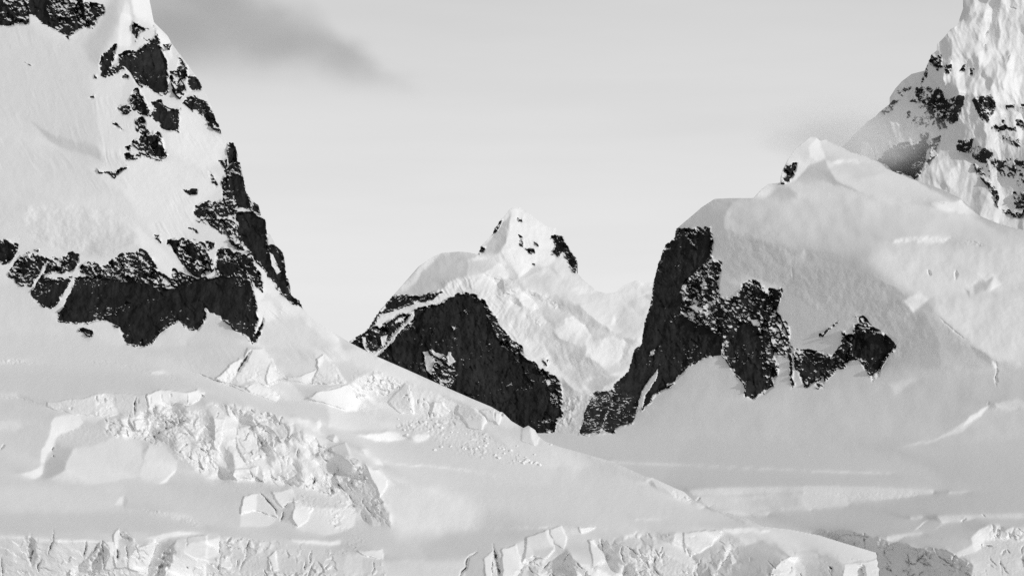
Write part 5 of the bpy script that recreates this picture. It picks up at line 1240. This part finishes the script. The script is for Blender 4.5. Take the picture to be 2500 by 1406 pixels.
rocks(CC, Z6, [
 ("rock_cliff:foot", .75, "1100,990 1190,900 1260,880 1400,865 1445,900 1425,990 1405,1040 1335,1102 1200,1055 1120,1005"),
 ("rock_outcrop:a", 0.39, "1445,345 1500,345 1508,420 1480,432 1430,400 1410,430 1420,380", 8), ("rock_outcrop:b", 0.41, "1615,445 1625,405 1640,400 1645,445", 6.4),
 ("rock_outcrop:c", 0.36, "1680,430 1712,420 1692,468", 6.4), ("rock_outcrop:d", 0.22, "1510,420 1560,370 1560,440 1535,470", 6.4), ("rock_outcrop:e", 0.39, "1380,830 1415,818 1412,852 1385,855", 6.4),
 ("rock_outcrop:f", 0.55, "1815,772 1840,760 1900,768 1915,800 1850,806 1815,795", 4.8), ("rock_outcrop:f", 0.33, "1870,745 1900,720 1895,760 1870,765", 4.8), ("rock_outcrop:g", 0.55, "1905,790 1960,785 1965,810 1920,812", 4.8),
 ("rock_outcrop:h", 0.55, "1955,745 2015,738 2015,782 1970,778", 4.8), ("rock_outcrop:i", 0.33, "1990,650 2015,645 2015,672 1985,670", 4.8), ("rock_outcrop:i", 0.17, "1910,655 1945,650 1945,670 1915,672", 4.8),
 ("rock_outcrop:j", 0.22, "1700,1000 1760,1050 1800,1130 1850,1160 1850,1240 1880,1300 1960,1300 2015,1290 2015,1375 1900,1340 1830,1240 1790,1150 1720,1060", 9.6),
 ("rock_outcrop:k", .25, "1930,1180 2015,1140 2015,1300 1960,1280", 8), ("rock_outcrop:l", 0.19, "1125,700 1185,640 1245,600 1200,690 1150,712", 8), ("rock_outcrop:m", 0.28, "1285,690 1310,670 1315,710 1290,722", 6.4),
 ("rock_outcrop:n", 0.17, "1450,600 1500,600 1490,660 1455,680", 8), ("rock_outcrop:o", .15, "1480,740 1530,720 1540,790 1490,800", 6),
 ("rock_outcrop:p", -.35, "1480,620 1640,590 1600,740 1490,800", 12), ("rock_outcrop:q", -.35, "1690,600 1800,580 1830,640 1800,760 1750,750", 10), ("rock_outcrop:q", 0.22, "1795,590 1825,610 1825,650 1800,640", 6.4),
 ("rock_outcrop:r", -.35, "1820,830 2015,830 2015,1000 1850,900", 12), ("rock_outcrop:s", -.35, "1590,840 1700,820 1680,900 1600,940", 8), ("rock_outcrop:t", -.35, "1850,980 2015,1000 2015,1150 1860,1060", 12),
 ("rock_outcrop:foot_right", .1, "1430,870 1500,830 1480,960 1420,1030", 6), ("rock_outcrop:u", .2, "1395,450 1420,400 1415,440 1385,500 1370,510", 4),
 ("rock_outcrop:face", -.62, "1230,560 1400,470 1500,560 1480,800 1330,780 1240,700", 20), ("rock_outcrop:low", -.55, "1500,950 1700,860 1900,1000 2015,1150 2015,1400 1850,1230 1700,1020", 16),
])
CC.snow(Z6("1425,900 1440,920 1420,1000 1405,1045 1400,1035 1415,990"), -1, 3)
thing('mountain_far', "mountain", "steep grey far peak at the right edge behind the mist, streaked with rocks", "mountain", kind="thing", rocks=True)
CC.owner(P0("1500,-300 3200,-300 3200,800 1500,800"), 'mountain_far')
CC.integrate(); CC.anchor(2400, 500, 3300.0)

# ------------------------------------------------------------------ middle peak
D = Relief(500, 1720, 480, 1150, 2.0, p=0.1, q=1.0)
D_SIL = np.concatenate([Z4("120,830 230,755 260,710 300,650 345,600 380,560 450,480 520,400 600,345 655,322 750,315 800,318 860,330 880,280 940,220 970,160 1000,125 1040,75 1065,60 1105,65 1150,95 1200,135 1260,175 1305,180 1310,220 1350,230 1385,300 1430,360 1425,435 1470,480 1540,540 1600,555 1650,545 1690,510 1760,480 1860,490"),
   P0("1760,720 1760,1200 480,1200 480,1130 600,1010 720,920 800,868")])
D.face(P0("400,400 1800,400 1800,1200 400,1200"), 226, 1.0, 2)
D.face(Z4("370,570 520,400 655,322 750,315 865,335 810,360 800,450 720,490 640,545 500,600"), 190, 0.9, 5)
D.face(Z4("370,570 600,345 655,322 640,350 560,420 470,530"), 218, 0.8, 5)
D.face(Z4("600,390 650,330 670,370 640,390"), 192, 0.6, 3)
D.face(Z4("860,340 945,225 1020,130 1060,75 1045,160 1030,235 1035,260 975,345"), 197, 0.8, 4)
D.face(Z4("985,240 1030,225 1025,270 970,340 950,330"), 188, 0.8, 3)
D.face(Z4("1055,70 1105,65 1310,180 1300,380 1250,400 1180,390 1120,470 1040,400 1000,330 1035,250 1045,160"), 241, 0.8, 4)
D.face(Z4("1180,390 1300,420 1340,450 1300,440 1240,400 1120,480 1100,460"), 205, 0.4, 3)
D.face(Z4("800,360 850,370 930,355 1000,385 880,440 805,450"), 206, 0.6, 3)
D.face(Z4("840,330 990,340 1040,400 1000,385 930,355"), 244, 0.8, 3)
D.face(Z4("500,620 720,490 790,450 900,440 940,470 980,640 1100,830 1200,950 1310,1010 1000,770 890,610 800,550 640,610"), 228, 0.7, 4)
D.face(Z4("480,640 640,545 720,480 790,450 740,520 660,590 560,630 490,690"), 234, 0.6, 3)
D.face(Z4("965,540 1000,460 1012,490 985,570"), 186, 0.3, 2)
D.face(Z4("985,560 1005,500 1060,540 1075,590 1040,620"), 212, 0.4, 3)
D.face(Z4("1040,620 1070,570 1110,600 1105,670"), 206, 0.4, 3)
D.crumble(Z4("950,460 1060,450 1160,560 1250,730 1200,740 1100,680 1040,630 970,560"), 18, spread=34, qs=0.7, seed=111, a=0.8, soft=6)
D.crumble(Z4("1040,420 1150,520 1400,650 1420,740 1250,620 1150,560"), 11, spread=22, qs=0.7, seed=112, a=0.7, soft=8)
D.face(Z4("1120,470 1300,440 1540,550 1650,550 1690,510 1860,490 1830,700 1740,870 1500,800 1300,640"), 218, 1.2, 8)
D.face(Z4("1400,520 1470,500 1550,545 1440,560"), 232, .6, 4)
D.face(Z4("1650,548 1690,510 1800,480 1860,490 1850,640 1780,610 1700,590"), 216, 0.9, 4)
D.face(Z4("1760,490 1800,478 1860,490 1850,520 1790,500"), 240, 0.7, 3)
D.face(Z4("1620,740 1650,670 1690,690 1740,750"), 216, 0.8, 4)
D.face(Z4("1620,740 1650,672 1655,745"), 238, 0.5, 2)
D.face(Z4("1280,730 1400,760 1700,830 1760,860 1740,870 1560,820 1380,770"), 236, 0.7, 4)
D.face(Z4("1280,770 1560,830 1760,870 1700,1000 1480,1050 1440,1100 1330,1020"), 219, 0.9, 10)
D.face(Z4("1400,960 1700,980 1650,1020 1460,1060 1440,1100 1370,1040"), 206, 0.9, 12)
D.face(Z4("1300,1030 1380,1100 1500,1120 1480,1420 1280,1420 1340,1160"), 206, 0.4, 5)
D.face(Z4("1330,1030 1400,1100 1350,1110 1335,1080"), 186, 0.6, 3)
D.blocks(Z4("1340,1140 1500,1120 1480,1420 1290,1420"), 10, 0.9, 0.25, seed=113, ay=1.8)
D.blocks(Z4("950,460 1060,450 1160,560 1250,730 1200,740 1100,680 1040,630 970,560"), 10, 0.7, 0.2, seed=119)
D.blocks(Z4("1040,420 1150,520 1400,650 1420,740 1250,620 1150,560"), 9, 0.6, 0.15, seed=120)
D.face(Z4("1450,1070 1600,1020 1690,1022 1640,1060 1560,1105 1500,1112"), 196, 0.5, 3)
D.face(Z4("1560,1018 1690,1015 1690,1026 1600,1030"), 240, 0.4, 2)
D.face(Z4("1100,830 1200,950 1310,1010 1330,900 1250,740 1130,720"), 224, 0.8, 6)
D.face(Z4("240,910 300,880 480,1300 600,1330 1300,1350 1340,1200 1330,1050 1200,970 1000,770 890,610 800,550 640,610 500,650"), 205, 0.35, 6)
D.crumble(Z4("1120,480 1300,440 1540,550 1860,500 1830,720 1700,950 1440,1000 1280,800"), 56, spread=20, qs=0.5, seed=121, soft=30, a=0.8, ax=1.5)
D.ribs(Z4("1040,400 1300,380 1540,550 1860,560 1830,720 1700,1000 1440,1100 1280,900 980,560"), 70, 2.2, lean=-0.5, length=3, seed=121, soft=30)
D.ribs(Z4("640,520 900,440 1000,500 1330,1010 1250,1000 900,600 800,550"), 34, 3, lean=-0.7, length=3, seed=122, soft=12)
for z_, tn_ in (("1000,400 1060,400 1110,480 1150,560 1090,520", 206), ("1150,530 1210,560 1260,640 1290,740 1230,700", 207), ("1290,640 1400,640 1440,690 1350,690", 206), ("1380,600 1410,600 1450,665 1400,640", 204), ("1480,700 1600,720 1620,790 1500,770", 211),
                ("1290,760 1330,900 1340,1010 1300,960", 205), ("1230,760 1290,830 1310,940 1260,900", 212), ("1690,600 1760,610 1830,640 1800,690", 208)):
    D.face(Z4(z_), tn_, 0.9, 7)
D.streaks(Z4("500,620 790,450 940,470 1100,830 1310,1010 1000,760 800,550"), 60, 7, 3.0, seed=114)
D.streaks(Z4("1055,70 1105,65 1310,180 1300,380 1040,400 1000,330"), 80, 7, 2.6, seed=115)
D.streaks(Z4("1280,770 1740,870 1700,1000 1440,1100 1330,1020"), 75, 5, 1.6, seed=116)
D.streaks(Z4("640,500 790,450 900,440 980,500 850,600"), 70, 6, 3.5, seed=118)
D.bumps(P0("400,400 1800,400 1800,1200 400,1200"), 60, 7, 5, seed=117, octaves=5)
rocks(D, Z4, [
 ("rock_cliff:face", 1.2, "255,915 290,915 350,860 390,800 450,745 490,710 500,650 560,630 640,612 680,580 740,555 800,550 850,570 890,605 930,660 970,700 960,730 1000,770 1060,820 1110,860 1130,920 1200,970 1260,1000 1310,1050 1335,1090 1330,1130 1340,1250 1300,1270 1290,1335 1220,1350 1100,1420 700,1420 290,1250"),
 ("rock_cliff:shoulder", .95, "370,570 450,562 560,560 620,555 590,585 480,605 400,640 330,660 240,755 225,762 300,650", 5),
 ("rock_cliff:shoulder", .1, "580,555 650,525 660,545 600,580", 4),
 ("rock_cliff:spur", .6, "115,832 230,765 320,730 400,670 475,655 440,720 380,780 330,850 260,905 200,872", 5),
 ("rock_outcrop:tower", .75, "1290,225 1350,222 1388,300 1434,360 1428,437 1400,415 1380,370 1350,320 1310,350 1290,320 1312,280", 4),
 ("rock_outcrop:peak_a", .7, "1085,128 1118,126 1110,147 1090,145", 3), ("rock_outcrop:peak_b", .3, "1095,222 1112,228 1118,292 1095,272", 4), ("rock_outcrop:peak_c", .9, "1130,288 1170,288 1172,315 1140,316", 3),
 ("rock_outcrop:peak_d", .2, "1160,235 1200,260 1195,278 1165,250", 4), ("rock_outcrop:peak_e", .7, "860,330 875,280 905,282 890,318", 3), ("rock_outcrop:peak_f", .5, "935,225 968,155 1005,122 1000,150 970,195", 3),
 ("rock_outcrop:peak_g", .1, "1205,290 1225,290 1222,305", 3), ("rock_outcrop:scatter", -.05, "1240,920 1270,940 1260,980 1235,950", 4), ("rock_outcrop:line", .2, "1165,380 1185,380 1180,395", 3),
])
for s_, l_ in (("540,890 590,870 660,910 720,960 740,1020 700,1090 640,1080 600,1020 560,960", .25), ("545,885 560,885 605,940 600,1000 575,995 555,950", -1), ("585,870 655,905 645,935 600,900", -1),
           ("680,900 700,900 728,950 680,962", -1), ("690,1080 720,1110 830,1160 820,1165 720,1130", .1), ("640,1040 700,1090 690,1110 620,1070", .1), ("780,650 800,640 830,660 800,670", .1), ("700,740 740,760 720,780", .1),
           ("190,800 215,805 240,880 230,890", -.9), ("310,800 345,790 330,850 305,860", -.8), ("390,700 460,665 440,690 390,720", -.6), ("280,745 320,735 300,760", -.9),
           ("1190,970 1330,1060 1340,1200 1280,1200 1250,1050", .35), ("970,700 1130,900 1100,960 930,760 900,650", .45), ("300,660 350,600 340,640 310,670", -.8), ("1200,1270 1300,1270 1280,1300 1200,1290", .4)):
    D.snow(Z4(s_), l_, 4)
thing('mountain_mid', "mountain", "middle mountain with a black rock face under a white pointed summit", "mountain", kind="thing", rocks=True)
D.owner(P0("300,300 1900,300 1900,1300 300,1300"), 'mountain_mid')
D.integrate(); D.anchor(1200, 1000, 2900.0)

for R_, sil_, kw in ((B, B_SIL, {}), (CC, C_SIL, {}), (D, D_SIL, {})):
    build(R_, sil_, THINGS, **kw)

# ------------------------------------------------------------------ clouds: soft bodies of vapour
def cloud(name, label, px, py, dist, half_w, half_h, half_d, tilt, density, shade, noise_scale, seed, power=1.4):
    import bmesh
    k = dist / F
    bm = bmesh.new(); bmesh.ops.create_icosphere(bm, subdivisions=4, radius=1.0)
    me = bpy.data.meshes.new(name); bm.to_mesh(me); bm.free()
    o = bpy.data.objects.new(name, me); C.objects.link(o)
    o.location = to_world(np.array(float(px)), np.array(float(py)), np.array(float(dist)))
    o.scale = (half_w * k, half_d, half_h * k); o.rotation_euler = (0, math.radians(tilt), 0)
    m, n, N, L = new_mat(name)
    out_ = N("ShaderNodeOutputMaterial")
    tc = N("ShaderNodeTexCoord")
    ln = N("ShaderNodeVectorMath"); ln.operation = 'LENGTH'; L(tc.outputs["Object"], ln.inputs[0])
    mp = N("ShaderNodeMapping"); L(tc.outputs["Object"], mp.inputs[0]); mp.inputs["Location"].default_value = (seed, seed * 0.7, 0); mp.inputs["Scale"].default_value = (1.0, 1.0, 0.7)
    nz_ = N("ShaderNodeTexNoise"); L(mp.outputs[0], nz_.inputs["Vector"]); nz_.inputs["Scale"].default_value = noise_scale; nz_.inputs["Detail"].default_value = 4
    def M(op, a, b):
        x = N("ShaderNodeMath"); x.operation = op
        for i, v in enumerate((a, b)):
            if isinstance(v, (int, float)): x.inputs[i].default_value = v
            else: L(v, x.inputs[i])
        return x.outputs[0]
    r = M('ADD', ln.outputs[1] if len(ln.outputs) > 1 else ln.outputs[0], M('MULTIPLY', M('SUBTRACT', nz_.outputs[0], 0.5), 0.9))
    f = N("ShaderNodeMapRange"); f.interpolation_type = 'SMOOTHSTEP'; L(r, f.inputs[0])
    f.inputs[1].default_value = 0.95; f.inputs[2].default_value = 0.15; f.inputs[3].default_value = 0.0; f.inputs[4].default_value = 1.0
    d = M('MULTIPLY', M('POWER', f.outputs[0], power), density)
    v = N("ShaderNodeVolumePrincipled"); v.inputs["Color"].default_value = (shade, shade, shade, 1); v.inputs["Anisotropy"].default_value = 0.0
    L(d, v.inputs["Density"]); L(v.outputs[0], out_.inputs["Volume"])
    me.materials.append(m)
    tag(o, label, "cloud", kind="thing")
    return o
cloud("cloud", "pale wisp of mist drifting behind the rounded snow knoll", 2085, 338, 2900, 300, 120, 120, 6, 0.014, 1.0, 2.0, 8.3)

def cloud_bank(name, label, dist, outline, half_d, density, shade):
    """a drifting bank of cloud: a lens of vapour with a torn upper edge and a soft base (100 photo pixels = 1 unit)"""
    k = dist / F * 100
    x0, y0 = 520.0, 40.0
    n = len(outline)
    vs = []
    for d_, sc_ in ((-1.0, 0.6), (-0.5, 1.0), (0.5, 1.0), (1.0, 0.6)):
        for px, py in outline: vs.append((((px - x0) * sc_) / 100, d_, ((y0 - py) * sc_) / 100))
    fs = [[r * n + i, r * n + (i + 1) % n, (r + 1) * n + (i + 1) % n, (r + 1) * n + i] for r in range(3) for i in range(n)]
    fs += [list(range(n))[::-1], [3 * n + i for i in range(n)]]
    me = bpy.data.meshes.new(name); me.from_pydata(vs, [], fs); me.update()
    o = bpy.data.objects.new(name, me); C.objects.link(o)
    o.location = to_world(np.array(x0), np.array(y0), np.array(float(dist))); o.scale = (k, half_d, k)
    m, n_, N, L = new_mat(name)
    out_ = N("ShaderNodeOutputMaterial"); tc = N("ShaderNodeTexCoord")
    mp = N("ShaderNodeMapping"); L(tc.outputs["Object"], mp.inputs[0]); mp.inputs["Scale"].default_value = (0.55, 0.6, 1.0)
    nz_ = N("ShaderNodeTexNoise"); L(mp.outputs[0], nz_.inputs["Vector"]); nz_.inputs["Scale"].default_value = 1.0; nz_.inputs["Detail"].default_value = 5
    sp = N("ShaderNodeSeparateXYZ"); L(tc.outputs["Object"], sp.inputs[0])
    def M(op, a, b, c=None):
        x = N("ShaderNodeMath"); x.operation = op
        for i, v in enumerate((a, b, c)):
            if v is None: continue
            if isinstance(v, (int, float)): x.inputs[i].default_value = v
            else: L(v, x.inputs[i])
        return x.outputs[0]
    def ramp_(v, lo, hi):
        f = N("ShaderNodeMapRange"); f.interpolation_type = 'SMOOTHSTEP'; L(v, f.inputs[0])
        f.inputs[1].default_value = lo; f.inputs[2].default_value = hi
        return f.outputs[0]
    wob = M('MULTIPLY_ADD', nz_.outputs[0], 1.3, -0.65)
    # upper edge falls from (1.5, 0.4) to (4.6, -1.2); base lies near -1.15
    top = M('ADD', M('ADD', M('MULTIPLY', sp.outputs[0], -0.458), M('MULTIPLY', sp.outputs[2], -0.889)), wob)
    d1 = ramp_(M('ADD', top, 0.458 * 1.5 + 0.889 * 0.4), -0.05, 0.45)
    d2 = ramp_(M('ADD', M('MULTIPLY_ADD', sp.outputs[0], 0.10, sp.outputs[2]), M('MULTIPLY', wob, 0.7)), -1.5, -0.5)
    d3 = ramp_(M('ABSOLUTE', sp.outputs[1], 0.0), 1.0, 0.2)
    d4 = ramp_(nz_.outputs[0], 0.2, 0.65)
    d = M('MULTIPLY', M('MULTIPLY', M('MULTIPLY', d1, d2), d3), M('MULTIPLY', M('MULTIPLY_ADD', d4, 0.6, 0.4), density))
    v = N("ShaderNodeVolumePrincipled"); v.inputs["Color"].default_value = (shade, shade, shade, 1); v.inputs["Anisotropy"].default_value = 0.0
    L(d, v.inputs["Density"]); L(v.outputs[0], out_.inputs["Volume"])
    me.materials.append(m)
    tag(o, label, "cloud", kind="thing")
cloud_bank("cloud", "dark grey cloud tapering across the upper left sky beside the tall mountain", 5200,
           [(-60, -320), (500, -320), (760, -120), (1000, 110), (1080, 190), (1000, 235), (700, 240), (200, 235), (-60, 180)], 260, 0.0030, 0.45)
